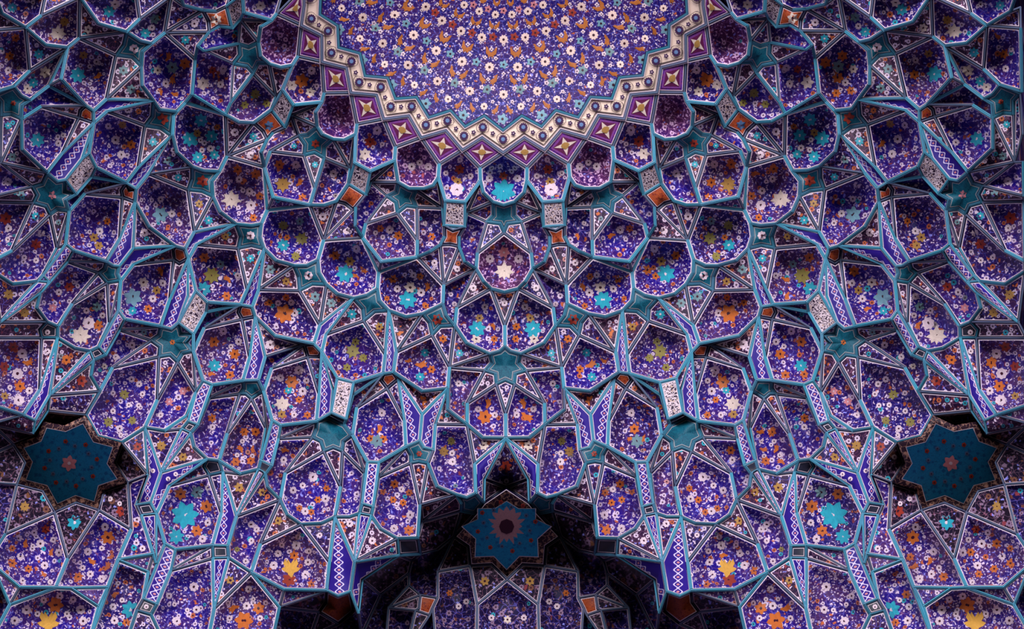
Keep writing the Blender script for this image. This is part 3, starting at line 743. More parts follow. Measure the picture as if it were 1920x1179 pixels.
class Cell:
    """one traced panel: knows its own curved surface, so flowers can be laid on it"""
    def __init__(s, ty, ns, sd):
        s.ty, s.ns, s.sd = ty, ns, sd; s.p = [V[n] for n in ns]; s.z = [D[n] for n in ns]
        s.A = area(s.p); s.cx = sum(q[0] for q in s.p) / len(s.p); s.cy = sum(q[1] for q in s.p) / len(s.p)
        k = kernel(s.p); s.star = k[0] > .5
        if s.star:
            # centre of the niche: a compromise of the kernel's middle and the centroid
            s.kx, s.ky = k[1], k[2]
        else: s.kx, s.ky = s.cx, s.cy
        wz = sum(s.z) / len(s.z); s.zc = wz
        big = ty in ('B', 'R', 'DB'); s.b = (min(.0055 * math.sqrt(s.A) + .05, .62 if max(q[1] for q in s.p) < 1185 else .34) if big else .0007 * math.sqrt(s.A)) if s.star else 0
        if ty in ('S', 'O', 'N', 'L', 'X', 'P', 'Q', 'T', 'U'): s.b = 0
    def depth(s, x, y):
        n = len(s.p); cx, cy = s.kx, s.ky; dx, dy = x - cx, y - cy
        if abs(dx) + abs(dy) < 1e-6: return s.plane(x, y) if s.ty == 'X' else s.zc + s.b
        best = None
        for i in range(n):
            a, b = s.p[i], s.p[(i + 1) % n]; ex, ey = b[0] - a[0], b[1] - a[1]
            den = dx * ey - dy * ex
            if abs(den) < 1e-9: continue
            u = ((a[0] - cx) * ey - (a[1] - cy) * ex) / den; v = ((a[0] - cx) * dy - (a[1] - cy) * dx) / den
            if u > 0 and -1e-3 <= v <= 1.001 and (best is None or u < best[0]): best = (u, s.z[i] * (1 - v) + s.z[(i + 1) % n] * v)
        if not best: return s.zc
        r = min(1, 1 / best[0])
        if s.ty == 'X':                                 # a level star ceiling behind a steep frame
            g = s.plane(x, y); t = min(1, max(0, (r - .955) / .045)); return g * (1 - t) + best[1] * t
        return s.zc * (1 - r) + best[1] * r + s.b * (1 - min(1, r / .9) ** 2.4)
    def plane(s, x, y):
        if not hasattr(s, 'zh'): s.zh = sum(pos(q[0], q[1], z).z for q, z in zip(s.p, s.z)) / len(s.p) + (-.12 if s.sd else -.35)
        return (s.zh - CAM.z) / ray(x, y).z
    def inside(s, x, y):
        c = False; n = len(s.p); j = n - 1
        for i in range(n):
            (xi, yi), (xj, yj) = s.p[i], s.p[j]
            if (yi > y) != (yj > y) and x < (xj - xi) * (y - yi) / (yj - yi) + xi: c = not c
            j = i
        return c
    def build(s, name, mats, parent=None, widths=(2.0, 3.3, 4.9)):
        """rings: under the moulding, black line, white line, then the field"""
        sub = 4 if s.b > .1 else 1
        p = []
        for i in range(len(s.p)):
            a, b = s.p[i], s.p[(i + 1) % len(s.p)]
            for k in range(sub): p.append((a[0] + (b[0] - a[0]) * k / sub, a[1] + (b[1] - a[1]) * k / sub))
        n = len(p); f = 1.0; rings = None
        while f > .12:
            rs = [p] + [inset(p, w_ * f) for w_ in widths]
            if all(good(p, r) for r in rs[1:]): rings = rs; break
            f *= .82
        if rings is None:
            kk = [(q[0] * .0 + q[0], q[1]) for q in p]
            cx, cy = s.kx, s.ky; rings = [p] + [[(cx + (q[0] - cx) * g, cy + (q[1] - cy) * g) for q in p] for g in (.85, .7, .5)]
        pts = [q for r in rings for q in r]; faces = []; mi = []
        for k in range(len(rings) - 1):
            for i in range(n):
                j = (i + 1) % n; faces.append((k * n + i, k * n + j, (k + 1) * n + j, (k + 1) * n + i)); mi.append((1, 3, 2)[k] if len(mats) > 3 else (1, 1, 2)[k])
        last = (len(rings) - 1) * n
        if s.star:
            cx, cy = s.kx, s.ky
            for g in ((.95, .86, .74, .6, .45, .28, .12) if s.b > .1 else ((.975, .9, .5) if s.ty == 'X' else (.5,))):
                st = len(pts); pts += [(cx + (q[0] - cx) * g, cy + (q[1] - cy) * g) for q in rings[-1]]
                for i in range(n):
                    j = (i + 1) % n; faces.append((last + i, last + j, st + j, st + i)); mi.append(0)
                last = st
            pts.append((cx, cy))
            for i in range(n): faces.append((last + i, last + (i + 1) % n, len(pts) - 1)); mi.append(0)
        else:
            for tr in tessellate_polygon([[Vector((q[0], q[1], 0)) for q in rings[-1]]]): faces.append(tuple(last + i for i in tr)); mi.append(0)
        vs = [pos(q[0], q[1], s.depth(*q)) for q in pts]
        rnd = random.Random(int(s.A * 7)); th = rnd.random() * 6.28 if s.ty not in ('Q', 'P') else 0; ox, oy = rnd.random() * 9, rnd.random() * 9
        ct, st_ = math.cos(th), math.sin(th); uvs = []
        if s.ty == 'Q':
            # along the longest direction
            sxx = sum((q[0] - s.cx) ** 2 for q in s.p); syy = sum((q[1] - s.cy) ** 2 for q in s.p); sxy = sum((q[0] - s.cx) * (q[1] - s.cy) for q in s.p)
            th = .5 * math.atan2(2 * sxy, sxx - syy); ux, uy = math.cos(th), math.sin(th)
            h = max(3, .5 * abs(s.A) / (max(abs((q[0] - s.cx) * ux + (q[1] - s.cy) * uy) for q in s.p) * 2))
            for q in pts:
                dx, dy = q[0] - s.cx, q[1] - s.cy; uvs.append(((-dx * uy + dy * ux) / h * .8, (dx * ux + dy * uy) * .0077))
        else:
            for q in pts:
                dx, dy = (q[0] - s.kx) * .0077, (q[1] - s.ky) * .0077; l = math.hypot(dx, dy)
                g = 1 + (.9 * l if s.b > .1 else 0)
                uvs.append((ox + (dx * ct - dy * st_) * g, oy + (dx * st_ + dy * ct) * g))
        faces = [f_[::-1] for f_ in faces]
        return mesh_obj(name, vs, faces, mats, mi, uvs, parent)
cl = [Cell(*c) for c in cells]
# ---- mouldings along the net: each edge belongs to one cell ----
EDGE = {}
for i, c in enumerate(cl):
    n = len(c.ns)
    for k in range(n): EDGE.setdefault(frozenset((c.ns[k], c.ns[(k + 1) % n])), []).append(i)
PR = {'S': 0, 'X': 0, 'B': 1, 'R': 1, 'P': 2, 'Q': 2, 'O': 3, 'N': 3, 'DB': 3, 'L': 2, 'T': 5, 'K': 6, 'DK': 7, 'DO': 4}
PR = {'B': 0, 'R': 0, 'DB': 1, 'X': 1, 'P': 2, 'Q': 2, 'S': 3, 'O': 3, 'N': 3, 'L': 3, 'DO': 4, 'U': 5, 'T': 5, 'K': 6, 'DK': 7}
own = {}
for e, l in EDGE.items():
    if len(e) < 2: continue
    o = min(l, key=lambda i: PR[cl[i].ty]); ty = [cl[i].ty for i in l]; a, b = tuple(e)
    nb = sum(t in ('B', 'R') for t in ty)
    c = cl[o]; mx, my = (V[a][0] + V[b][0]) / 2, (V[a][1] + V[b][1]) / 2
    ux, uy = c.kx - 948, c.ky + 110; lo = ((mx - c.kx) * ux + (my - c.ky) * uy) > 0
    if all(t[0] == 'D' or t == 'X' for t in ty): kind = ('rib_grey', 1.8)
    elif nb == 2 or (nb and any(t in 'PQT' for t in ty)): kind = ('rib_bright', 3.4)
    elif nb and lo: kind = ('rib_teal', 3.1)
    elif nb: kind = ('rib_grey', 1.9)
    elif any(t in 'PQ' for t in ty): kind = ('rib_bright', 2.8)
    elif any(t in ('S', 'N', 'X') for t in ty): kind = ('rib_teal', 3.0)
    else: kind = ('rib_grey', 1.8)
    own.setdefault(o, []).append((a, b) + kind)
def ribs(i, parent):
    L = own.get(i, []); by = {}
    for a, b, m, hw in L: by.setdefault(m, []).append((a, b, hw))
    groups = []
    for m, E in by.items():
        E = list(E)
        while E:
            g = [E.pop()]; grow = True
            while grow:
                grow = False
                for e in list(E):
                    if any({e[0], e[1]} & {h[0], h[1]} for h in g): g.append(e); E.remove(e); grow = True
            groups.append((m, g))
    for m, E in groups:
        vs, fs, uv, mi = [], [], [], []
        for a, b, hw in E:
            A, B = V[a], V[b]; dx, dy = B[0] - A[0], B[1] - A[1]; l = math.hypot(dx, dy)
            if l < 2: continue
            nx, ny = -dy / l, dx / l; st = len(vs); dx, dy = dx / l, dy / l
            for (P, z, e) in ((A, D[a], -1), (B, D[b], 1)):
                for o_, h in ((-hw - .5, -.015), (-hw * .86, .012), (-hw * .3, .022), (0, .010), (hw * .3, .022), (hw * .86, .012), (hw + .5, -.015)):
                    x, y = P[0] + nx * o_ + dx * e * 1.0, P[1] + ny * o_ + dy * e * 1.0
                    vs.append(pos(x, y, z - h * hw / 3)); uv.append(((x + y) * .0077, o_ * .02))
            for k in range(6): fs.append((st + k, st + k + 1, st + 8 + k, st + 7 + k)); mi.append(1 if k in (0, 5) else 0)
            fs.append(tuple(st + k for k in range(6, -1, -1))); fs.append(tuple(st + 7 + k for k in range(7))); mi += [0, 0]
        if vs: mesh_obj({'rib_teal': 'turquoise_moulding', 'rib_bright': 'bright_moulding', 'rib_grey': 'grey_moulding'}[m], vs, fs, [M[m], M['dark']], mi, uv, parent, smooth=False)
def at(cell, x, y, lift=.012):
    return pos(x, y, cell.depth(x, y) - lift)
def rosette(cell, x, y, r, col, parent, petals=8, name='rosette', amp=.14, heart='fc', sq=1.0, rot=0, hr=.32):
    n = petals * 4; lf = .05 if cell.__class__ is Cell and cell.ty == 'X' and cell.sd == 0 else 0; vs = [at(cell, x, y, .010 + lf)]; k0 = []
    for i in range(n):
        a = 2 * PI * i / n + rot; q = r * (1 + amp * math.cos(petals * 2 * PI * i / n)); vs.append(at(cell, x + q * math.cos(a), y + q * sq * math.sin(a), .006 + lf))
    fs = [(0, 1 + (i + 1) % n, 1 + i) for i in range(n)]; mi = [0] * n; c0 = len(vs)
    vs.append(at(cell, x, y, .014 + lf)); m = 8
    for i in range(m): a = 2 * PI * i / m; vs.append(at(cell, x + r * hr * math.cos(a), y + r * hr * sq * math.sin(a), .012 + lf))
    fs += [(c0, c0 + 1 + (i + 1) % m, c0 + 1 + i) for i in range(m)]; mi += [1] * m
    uv = [((v.x), (v.y)) for v in vs]
    return mesh_obj(name, vs, fs, [M['f' + col], M[heart]], mi, uv, parent)
def shape(cell, pts, x, y, sx, sy, col, parent, name, lift=.007, rot=0):
    """flat inlaid motif from an outline in unit coordinates"""
    ct, st = math.cos(rot), math.sin(rot); vs = [at(cell, x, y, lift + .003)]
    for a, b in pts: u, v = a * sx, b * sy; vs.append(at(cell, x + u * ct - v * st, y + u * st + v * ct, lift))
    n = len(pts); fs = [(0, 1 + (i + 1) % n, 1 + i) for i in range(n)]
    if area([(a, b) for a, b in pts]) < 0: fs = [f[::-1] for f in fs]
    return mesh_obj(name, vs, fs, [M[col]], None, [(v.x, v.y) for v in vs], parent)
VASE = [(0, -.35), (.3, -.75), (.5, -.45), (.62, -.8), (.8, -.35), (.6, -.05), (1, .1), (.75, .35), (.35, .5), (.12, .95), (-.12, .95), (-.35, .5), (-.75, .35), (-1, .1), (-.6, -.05), (-.8, -.35), (-.62, -.8), (-.5, -.45), (-.3, -.75)]
PALM = [(0, -1), (.25, -.5), (.7, -.55), (.6, -.1), (1, .2), (.55, .35), (.5, .8), (.15, .6), (0, 1), (-.15, .6), (-.5, .8), (-.55, .35), (-1, .2), (-.6, -.1), (-.7, -.55), (-.25, -.5)]
BIRD = [(-.15, -1), (.2, -.7), (.15, -.3), (.45, .1), (.8, .55), (.35, .5), (.45, .95), (.05, .7), (-.25, 1), (-.25, .5), (-.55, .1), (-.35, -.45)]

# ---- flowers of every cell ----
mot = {}
def find(x, y):
    for i, c in enumerate(cl):
        if c.inside(x, y): return i
for ln in MOTIF.strip().split('\n'):
    t = ln.split(); s = t[0]
    for i in range(1, len(t), 4):
        x = OX[s[0]] + float(t[i]) / SCL; y = OY[int(s[1])] + float(t[i + 1]) / SCL; r = float(t[i + 2]) / SCL; k = t[i + 3]
        if r < 2: continue
        if abs(x - axis(y)) < 3: pl = [(axis(y), y)]
        else: pl = [(x, y), mir(x, y)]
        for (a, b) in pl:
            j = find(a, b)
            if j is not None: mot.setdefault(j, []).append((a, b, r, k))

# ================= ceiling shell, facets =================
def setp(o, **k):
    for a, b in k.items(): o[a] = b
    return o
gx = list(range(-1400, 3330, 70)); gy = list(range(-420, 1900, 70))
vs = []; 
for y in gy:
    for x in gx:
        out = max(0, -x / 70 if x < 0 else (x - 1920) / 70, (y - 1330) / 70, -y / 70)
        vs.append(pos(x, y, bs(x, y) + (3.4 if out <= 0 else 1.6)))
fs = []
for j in range(len(gy) - 1):
    for i in range(len(gx) - 1):
        a = j * len(gx) + i; fs.append((a, a + 1, a + len(gx) + 1, a + len(gx)))
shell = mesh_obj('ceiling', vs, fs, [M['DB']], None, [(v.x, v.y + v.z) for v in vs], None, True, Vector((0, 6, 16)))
setp(shell, kind='structure', label='dim half dome shell carrying the tiled stalactite vault')

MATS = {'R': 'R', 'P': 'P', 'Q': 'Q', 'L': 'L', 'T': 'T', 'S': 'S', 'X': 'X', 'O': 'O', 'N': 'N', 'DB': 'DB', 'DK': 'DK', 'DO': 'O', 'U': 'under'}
LM = [(755, 370, 'small turquoise star hung below the cream zigzag'), (590, 268, 'turquoise star beside the chamfered niches'), ]
def side_word(c):
    return 'centre' if c.sd == 0 else ('left' if c.cx < 948 else 'right')
def ordinal(n):
    W = ['', 'first', 'second', 'third', 'fourth', 'fifth', 'sixth', 'seventh', 'eighth', 'ninth', 'tenth', 'eleventh', 'twelfth', 'thirteenth', 'fourteenth', 'fifteenth', 'sixteenth', 'seventeenth', 'eighteenth', 'nineteenth', 'twentieth']
    return W[n]
# bands of height in the picture; in each band things of a kind are counted outwards from the centre line
BANDS = [(-99, 130, 'top row'), (130, 270, 'row level with medallion rim'), (270, 400, 'row below zigzag'), (400, 520, 'upper middle row'), (520, 640, 'middle row'),
         (640, 760, 'lower middle row'), (760, 880, 'row above dark hollows'), (880, 1010, 'row beside dark hollows'), (1010, 1400, 'bottom row')]
KIND = {'B': ('tiled_niche', 'niche'), 'R': ('tiled_niche', 'niche'), 'DB': ('tiled_niche', 'niche'), 'S': ('star_panel', 'star panel'), 'O': ('star_panel', 'star panel'), 'N': ('star_panel', 'star panel'), 'DO': ('star_panel', 'star panel'),
        'X': ('hollow_star_panel', 'star panel'), 'P': ('hanging_pendant', 'pendant'), 'Q': ('chain_strip', 'tile strip'), 'L': ('lozenge_panel', 'lozenge panel')}
NOUN = {'B': 'blue niche', 'R': 'wine-red niche', 'DB': 'shadowy blue niche', 'S': 'turquoise star', 'O': 'orange star', 'N': 'blackish star', 'DO': 'dark orange star', 'X': 'big blue star', 'P': 'cream pendant', 'Q': 'blue chain strip', 'L': 'purple lozenge'}
GROUP = {'B': 'tiled niches of the vault', 'R': 'tiled niches of the vault', 'DB': 'tiled niches of the vault', 'S': 'star panels of the vault', 'O': 'star panels of the vault', 'N': 'star panels of the vault', 'DO': 'star panels of the vault', 'X': 'large star panels in the hollows', 'P': 'pendants of the vault', 'Q': 'chain strips of the vault', 'L': 'lozenges under the cream zigzag'}
def band(c):
    for i, (a, b, t) in enumerate(BANDS):
        if a <= c.cy < b: return i
lab = {}
keyd = {}
for i, c in enumerate(cl):
    if c.ty in KIND: keyd.setdefault((NOUN[c.ty], band(c), side_word(c)), []).append(i)
for (noun, b, sd), L in keyd.items():
    L.sort(key=lambda i: abs(cl[i].cx - 948)); n = len(L)
    for r, i in enumerate(L):
        where = 'on the centre line' if sd == 'centre' else ('%s out from centre, %s half' % (ordinal(r + 1), sd) if n > 1 else 'only one of the %s half' % sd)
        big = sorted(mot.get(i, []), key=lambda m: -m[2])
        lab[i] = (noun, where, BANDS[b][2], NAMES[big[0][3]] if big else None)
sub_count = 0
for i, c in enumerate(cl):
    xs = [q[0] for q in c.p]; ys = [q[1] for q in c.p]
    if max(xs) < -5 or min(xs) > 1925 or min(ys) > 1185 or max(ys) < -5: continue
    if c.ty in ('B',): field = M[('B1', 'B2', 'B1', 'B3')[int(abs(c.A)) % 4]]
    elif c.ty == 'K': field = M[('K1', 'K2')[int(abs(c.A)) % 2]]
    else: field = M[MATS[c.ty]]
    mats = [field, M['dark'], M['line']]
    widths = (2.0, 3.3, 4.7)
    if c.ty in ('P', 'Q', 'T'): widths = (1.6, 2.6, 3.9)
    if c.ty in ('O', 'N'): widths = (3.0, 4.2, 5.0)
    if c.ty == 'S': widths = (4.2, 5.2, 6.3); mats = [field, M['rib_teal'], M['line2'], M['dark']]
    if c.ty == 'L': widths = (2.2, 3.4, 4.6)
    if c.ty in ('DK', 'DB'): widths = (1.8, 2.6, 3.4)
    if c.ty == 'X': mats = [M['XB'] if c.sd == 0 else field, M['XB'], M['line']] if c.sd else [M['XB'], M['dark'], M['line']]; widths = (3, 12, 13) if c.sd else (2, 3, 4)
    if c.ty in ('K', 'T', 'DK', 'U'):
        nm = {'K': 'triangular_facet' if len(c.ns) == 3 else 'kite_facet', 'T': 'spandrel_facet', 'U': 'pendant_underside', 'DK': 'shaded_facet'}[c.ty]
        o = c.build(nm, mats, shell, widths); par = o; host = shell
    else:
        nm, cat = KIND[c.ty]; o = c.build(nm, mats, None, widths); par = o
        noun, where, bt, fl = lab[i]
        if c.ty in ('B', 'R', 'DB') and fl: noun += ' with %s flowers' % fl
        o['label'] = '%s, %s, %s' % (noun, where, bt); o['category'] = cat; o['group'] = GROUP[c.ty]
    ribs(i, par)
    if c.ty == 'L':
        ks = [(.62 * math.cos(a) * (1 if k % 2 == 0 else .55), .62 * math.sin(a) * (1 if k % 2 == 0 else .55)) for k, a in enumerate([j * PI / 4 for j in range(8)])]
        c0 = (sum(xs) / 4, sum(ys) / 4); p = c.p
        # star-cross that follows the lozenge's own corners
        def lz(f, g, lift, col, name):
            vs = [at(c, c0[0], c0[1], lift + .006)]
            for k in range(4):
                a, b = p[k], p[(k + 1) % 4]
                vs.append(at(c, c0[0] + (a[0] - c0[0]) * f, c0[1] + (a[1] - c0[1]) * f, lift)); mx, my = (a[0] + b[0]) / 2, (a[1] + b[1]) / 2
                vs.append(at(c, c0[0] + (mx - c0[0]) * g, c0[1] + (my - c0[1]) * g, lift))
            mesh_obj(name, vs, [(0, 1 + (k + 1) % 8, 1 + k) for k in range(8)], [M[col]], None, [(v.x, v.y) for v in vs], o)
        lz(.70, .72, .010, 'fl', 'pink_quatrefoil'); lz(.58, .56, .014, 'fm', 'maroon_quatrefoil'); lz(.54, .26, .02, 'fp', 'white_cross'); lz(.2, .26, .03, 'fg', 'gold_heart')
    if c.ty == 'P':
        pass
    if c.ty == 'X':
        kx, ky = c.kx, c.ky
        if c.sd == 0:
            x0, y0 = axis(987), 987; st = []
            for k in range(16):
                a = 2 * PI * k / 16 + PI / 2; up = math.sin(a) < -.1; q = (76 if up else 83) if k % 2 == 0 else (58 if up else 62); sy = .62 if up else .96
                st.append((math.cos(a) * q, math.sin(a) * q * sy))
            lv = type('Level', (), {'depth': lambda s_, x, y: c.plane(x, y)})()
            shape(lv, [(u * 1.025, v * 1.025) for u, v in st], x0, y0, 1, 1, 'line', o, 'white_outline', .04); shape(lv, st, x0, y0, 1, 1, 'X', o, 'star_field', .055)
        if c.sd == 0:
            cx, cy = axis(987), 987; rosette(c, cx, cy, 34, 'mv', o, 16, amp=.12, hr=.42); 
        for k in range(16):
            a = 2 * PI * (k + .5) / 16; rr = (50 if c.sd else 55) * (1 if k % 2 else .8)
            rosette(c, (axis(987) if c.sd == 0 else kx) + rr * math.cos(a), (987 if c.sd == 0 else ky) + rr * .85 * math.sin(a), 4.2, 'r' if k % 2 else 'b', o, 5, 'small_flower')
    for (x, y, r, k) in mot.get(i, []):
        if k == 'y': shape(c, VASE, x, y, r, r * 1.15, 'fy', o, 'gold_vase')
        elif k == 'p' and r > 12: shape(c, PALM, x, y, r * 1.1, r, 'fp', o, 'palmette'); rosette(c, x, y, r * .35, 'r', o, 6, 'palmette_heart')
        elif k in 'vg' and r > 9: shape(c, PALM, x, y, r, r, 'f' + k, o, 'palmette', rot=(x * 7) % 6); rosette(c, x, y, r * .35, 'w' if k == 'v' else 'r', o, 6, 'palmette_heart')
        elif k == 'o' and r > 7 and int(x) % 3 == 0: shape(c, BIRD, x, y, r * 1.05, r * 1.05, 'fo', o, 'curled_leaf', rot=(x * 3) % 6)
        else: rosette(c, x, y, r * .92, k, o, 8 if k == 'w' else (7 if k == 't' else 6), heart='fw' if k in 'tk' else 'fc', hr=.26 if k in 'tk' else .3, amp=.1 if k == 'w' else .22, rot=x % 3)

# ================= medallion =================
MC = (948, -112)
def med(R, deg, sx=1.055):
    a = math.radians(deg); return (axis(max(0, 150)) + 2 + math.sin(a) * R * sx - (2 if R > 300 else 0), MC[1] + R * math.cos(a))
class Flat:
    def depth(s, x, y): return bs(x, y) - .012
flat = Flat()
inner = [(601, 0), (600, 27), (633, 48), (635, 89), (660, 98), (675, 100), (684.5, 142), (727, 146), (741.5, 185), (781, 182), (804, 220), (845, 207), (872, 237), (908, 217)]
inner = [p for p in inner if p != (660, 98)]
half = inner + [(axis(244), 244)] + [mir(*p) for p in reversed(inner)]
def closed(h):                                # the other half of the dome, out of the picture above
    return h + [(x, 2 * MC[1] - y) for x, y in reversed(h)]
full = closed(half); full.append(full[0])
outer = [V[n] for n in ('Bi', 'Bh', 'Ba', 'Bb', 'Bc', 'Bd', 'X2', 'z2', 'g', 'f', 'e', 'd', 'c', 'b', 'a')]
outer = outer[1:]
ofull = closed(outer + [mir(*p) for p in reversed(outer[:-1])]); ofull.append(ofull[0])
# blue field: fan rings about the dome's crown
vs, fs, uv = [], [], []; cx, cy = 948, -112
G = [1, .9, .78, .64, .48, .3, .12]
for g in G:
    for q in full:
        x, y = cx + (q[0] - cx) * g, cy + (q[1] - cy) * g; vs.append(pos(x, y, bs(x, y) + .05 + .5 * (1 - g * g))); uv.append((x * .0077, y * .0077))
n = len(full)
for k in range(len(G) - 1):
    for i in range(n - 1): a = k * n + i; fs.append((a, a + n, a + n + 1, a + 1))
fs = [f[::-1] for f in fs] if area(full) > 0 else fs
dome = mesh_obj('dome_medallion', vs, fs, [M['DM']], None, uv)
class DomeS:
    def depth(s, x, y):
        q = min(1, math.hypot((x - 948) / 350, (y + 60) / 300)); return bs(x, y) + .05 + .5 * (1 - q * q) * 1.0
# exact surface of the fan for flowers: same formula with g from the outline
class Fan:
    def depth(s, x, y):
        dx, dy = x - cx, y - cy; best = 9
        for i in range(len(full) - 1):
            a, b = full[i], full[i + 1]; ex, ey = b[0] - a[0], b[1] - a[1]; den = dx * ey - dy * ex
            if abs(den) < 1e-9: continue
            u = ((a[0] - cx) * ey - (a[1] - cy) * ex) / den; v = ((a[0] - cx) * dy - (a[1] - cy) * dx) / den
            if u > 0 and -.001 <= v <= 1.001: best = min(best, u)
        g = min(1, 1 / best); 
        # piecewise between the rings, as the mesh is
        for k in range(len(G) - 1):
            if G[k] >= g >= G[k + 1]:
                t = (g - G[k + 1]) / (G[k] - G[k + 1]); return bs(x, y) + .05 + .5 * (1 - (G[k] ** 2 * t + G[k + 1] ** 2 * (1 - t)))
        return bs(x, y) + .5
fan = Fan()
setp(dome, label='blue dome medallion with rings of white rosettes and orange birds', category='medallion')
def vis(x, y): return y > -12 and 590 < x < 1310
def infull(x, y):
    c = False; j = n - 1
    for i in range(n):
        (xi, yi), (xj, yj) = full[i], full[j]
        if (yi > y) != (yj > y) and x < (xj - xi) * (y - yi) / (yj - yi) + xi: c = not c
        j = i
    return c
RINGS = [(313, 6, 6.5, 'W', 8), (335, 0, 9, 'u', 5), (289, 0, 8, 'W', 10), (278, 4, 4.2, 'w', 5), (278, -4, 4.2, 'w', 5), (281, 6, 8, 'q', 5), (239, 6, 8.5, 'W', 10), (233, 0, 7, 'u', 5), (303, 3.3, 3.6, 'w', 5), (303, -3.3, 3.6, 'w', 5), (250, 0, 3.5, 'w', 4), (222, 3.5, 3.6, 'w', 4),
         (222, -3.5, 3.6, 'w', 4), (262, 6, 3.4, 'w', 4), (205, 6, 3.8, 'w', 4), (186, 0, 8, 'W', 10), (182, 6, 7, 'r', 5), (168, 3.6, 3.4, 'w', 4), (168, -3.6, 3.4, 'w', 4), (140, 6, 7, 'W', 10), (132, 0, 6, 'k', 5), (96, 0, 6, 'W', 8), (196, 0, 3, 'w', 4)]
for s_ in range(-8, 9):
    for R, ph, r, k, pet in RINGS:
        x, y = med(R, s_ * 12 + ph)
        if vis(x, y) and infull(x, y): rosette(fan, x, y, r, k, dome, pet, 'white_rosette' if k == 'W' else ('small_flower' if r < 5 else 'palmette'), .12 if k == 'W' else .25, heart='fc', hr=.3)
    for R, ph, r in ((262, 3.6, 11), (262, -3.6, 11), (211, 4.6, 10.5), (211, -4.6, 10.5), (160, 4, 8.5), (160, -4, 8.5), (118, 4.5, 7), (118, -4.5, 7), (318, 2.2, 9.5), (318, -2.2, 9.5)):
        x, y = med(R, s_ * 12 + ph)
        if vis(x, y) and infull(x, y):
            shape(fan, BIRD, x, y, r * .85 * (1 if ph > 0 else -1), r * 1.1, 'fbird', dome, 'orange_bird', rot=-math.radians(s_ * 12) - (.45 if ph > 0 else -.45))
# cream zigzag band
import itertools
vs, fs, uv = [], [], []; inn = full[1:-1]
def resample(path, m):
    L = [0]
    for a, b in zip(path, path[1:]): L.append(L[-1] + math.hypot(b[0] - a[0], b[1] - a[1]))
    return L
poly = ofull[:-1] + full[:-1][::-1]; no = len(ofull) - 1
tris = tessellate_polygon([[Vector((q[0], q[1], 0)) for q in poly[:no]], [Vector((q[0], q[1], 0)) for q in poly[no:]]])
vs = [pos(q[0], q[1], bs(*q) + .015) for q in poly]
bandm = mesh_obj('cream_zigzag_band', vs, [tuple(t) for t in tris], [M['cream']], None, [(q[0] * .0077, q[1] * .0077) for q in poly], None, False)
setp(bandm, label='cream zigzag band with small blue rosettes edging the medallion', category='border')
def strip(path, w, mat, name, parent, dz=.0, lift=.02, closed=False):
    vs, fs, uv = [], [], []
    for k in range(len(path)):
        a = path[max(k - 1, 0)]; b = path[k]; c_ = path[min(k + 1, len(path) - 1)]
        e1 = Vector((b[0] - a[0], b[1] - a[1])); e2 = Vector((c_[0] - b[0], c_[1] - b[1]))
        e1 = e1.normalized() if e1.length else e2.normalized(); e2 = e2.normalized() if e2.length else e1
        n1 = Vector((-e1.y, e1.x)); n2 = Vector((-e2.y, e2.x)); kk = max(1 + n1.dot(n2), .3); m = (n1 + n2) / kk
        for o_, h in ((-w, 0), (-w * .8, lift), (w * .8, lift), (w, 0)):
            x, y = b[0] + m.x * (o_ + dz), b[1] + m.y * (o_ + dz); vs.append(pos(x, y, bs(x, y) + .01 - h)); uv.append((k * .3, o_ * .01))
    for k in range(len(path) - 1):
        for j in range(3): a = k * 4 + j; fs.append((a, a + 1, a + 5, a + 4))
    return mesh_obj(name, vs, fs, [M[mat]], None, uv, parent, False)
strip(full, 3.6, 'dark', 'black_outline', bandm, 0, .02); strip(full, 2.6, 'rib_teal', 'turquoise_outline', bandm, 0, .03); strip(full, .8, 'line', 'white_outline', bandm, 3.6, .032)
strip(ofull, 4.6, 'line', 'white_outline', bandm, 0, .022); strip(ofull, 3.4, 'dark', 'black_outline', bandm, 0, .027); strip(ofull, 2.2, 'rib_grey', 'grey_moulding', bandm, 0, .036)
strip(ofull, .5, 'dark', 'thin_black_line', bandm, -7.5 if True else 7, .026)
bl = [(603.9, 98 + 0), (1655 / SCL + 320, 325 / SCL), (1482 / SCL + 320, 195 / SCL), (1693 / SCL + 320, 555 / SCL)]
cr = [(584, 35), (615, 58), (621.5, 99), (659, 115), (673.5, 154), (714, 163), (732.6, 199.5), (772, 199.5), (798.5, 234), (839, 226), (870, 254.5), (905.4, 238.4), (axis(261), 261), (582, -4)]
small = [(598, 47), (617, 80), (640, 106), (667, 136), (693, 159), (722, 182.5), (752, 200), (785, 217), (819, 231), (855, 241), (888, 248), (924, 250)]
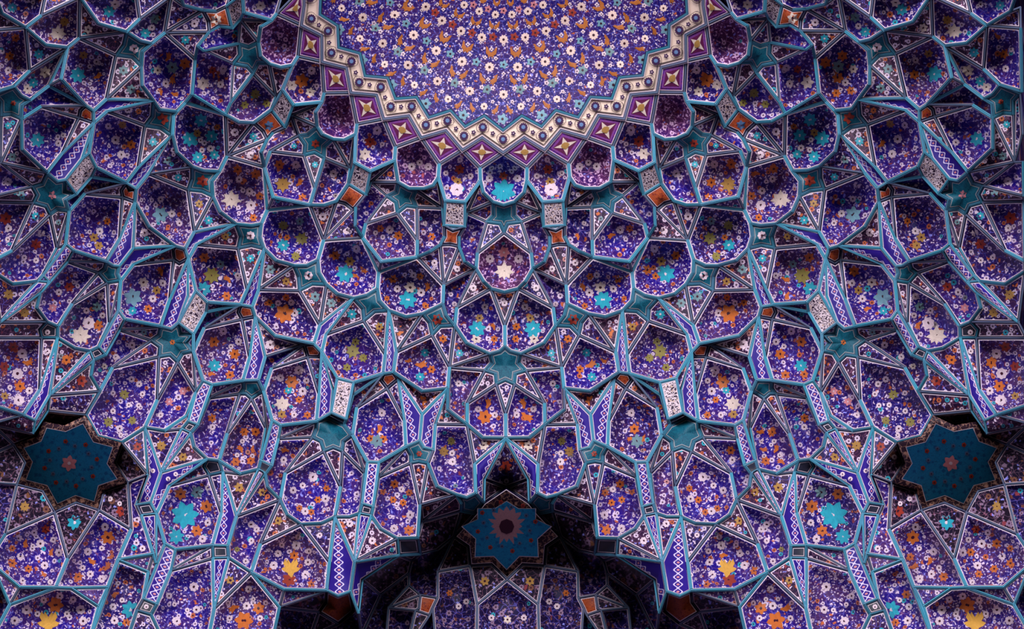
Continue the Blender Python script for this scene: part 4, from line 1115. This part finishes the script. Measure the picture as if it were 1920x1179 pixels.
for x, y in cr:
    for q in ([(x, y)] if abs(x - axis(y)) < 2 else [(x, y), mir(x, y)]):
        rosette(flat, q[0], q[1], 8, 'n', bandm, 12, 'blue_rosette', .1, 'fcb', hr=.5)
        rosette(flat, q[0], q[1], 2.0, 'n', bandm, 6, 'rosette_heart', .05)
        for k in range(6):
            a = k * PI / 3 + .3; t = [(math.cos(a + d * .12) * (11 + 2.4 * (d % 2)), math.sin(a + d * .12) * (11 + 2.4 * (d % 2))) for d in range(4)]
for x, y in small:
    for q in [(x, y), mir(x, y)]: rosette(flat, q[0], q[1], 4, 'n', bandm, 5, 'small_flower', .25, 'fw')
# fine scrolls round the rosettes
def scroll(x, y, R, a0, parent):
    path = []
    for k in range(9):
        a = a0 + k * .34; r = R * (1 + .10 * math.sin(k * 1.1)); path.append((x + r * math.cos(a), y + r * math.sin(a)))
    vs, fs = [], []
    for k, (px, py) in enumerate(path):
        dx, dy = px - x, py - y; l = math.hypot(dx, dy)
        for o_ in (-.4, .4): vs.append(pos(px + dx / l * o_, py + dy / l * o_, bs(px, py) - .014))
    fs = [(2 * k, 2 * k + 1, 2 * k + 3, 2 * k + 2) for k in range(8)]
    mesh_obj('scroll', vs, fs, [M['fc']], None, [(0, 0)] * len(vs), parent)
for x, y in cr:
    for q in ([(x, y)] if abs(x - axis(y)) < 2 else [(x, y), mir(x, y)]):
        for k in range(3): scroll(q[0], q[1], 11.5, k * 2.1 + q[0] % 3, bandm)

# ================= below: walls and floor of the portal =================
def box(name, x0, x1, y0, y1, z0, z1, mat):
    v = [Vector((x, y, z)) for x in (x0, x1) for y in (y0, y1) for z in (z0, z1)]
    f = [(0, 1, 3, 2), (4, 6, 7, 5), (0, 4, 5, 1), (2, 3, 7, 6), (0, 2, 6, 4), (1, 5, 7, 3)]
    o = mesh_obj(name, v, f, [mat], None, [(q.x + q.y, q.z + q.y) for q in v], None, False); o['kind'] = 'structure'; return o
stone = plain('pale_stone', (150, 140, 128), .8, .3, 3)
box('floor', -30, 30, -40, 16, -.2, 0, stone)
box('wall_back', -10.5, 10.5, 15.5, 16, 0, 11, M['B2']); box('wall_left', -10.5, -10, -2, 15.5, 0, 10, M['B2']); box('wall_right', 10, 10.5, -2, 15.5, 0, 10, M['B2'])
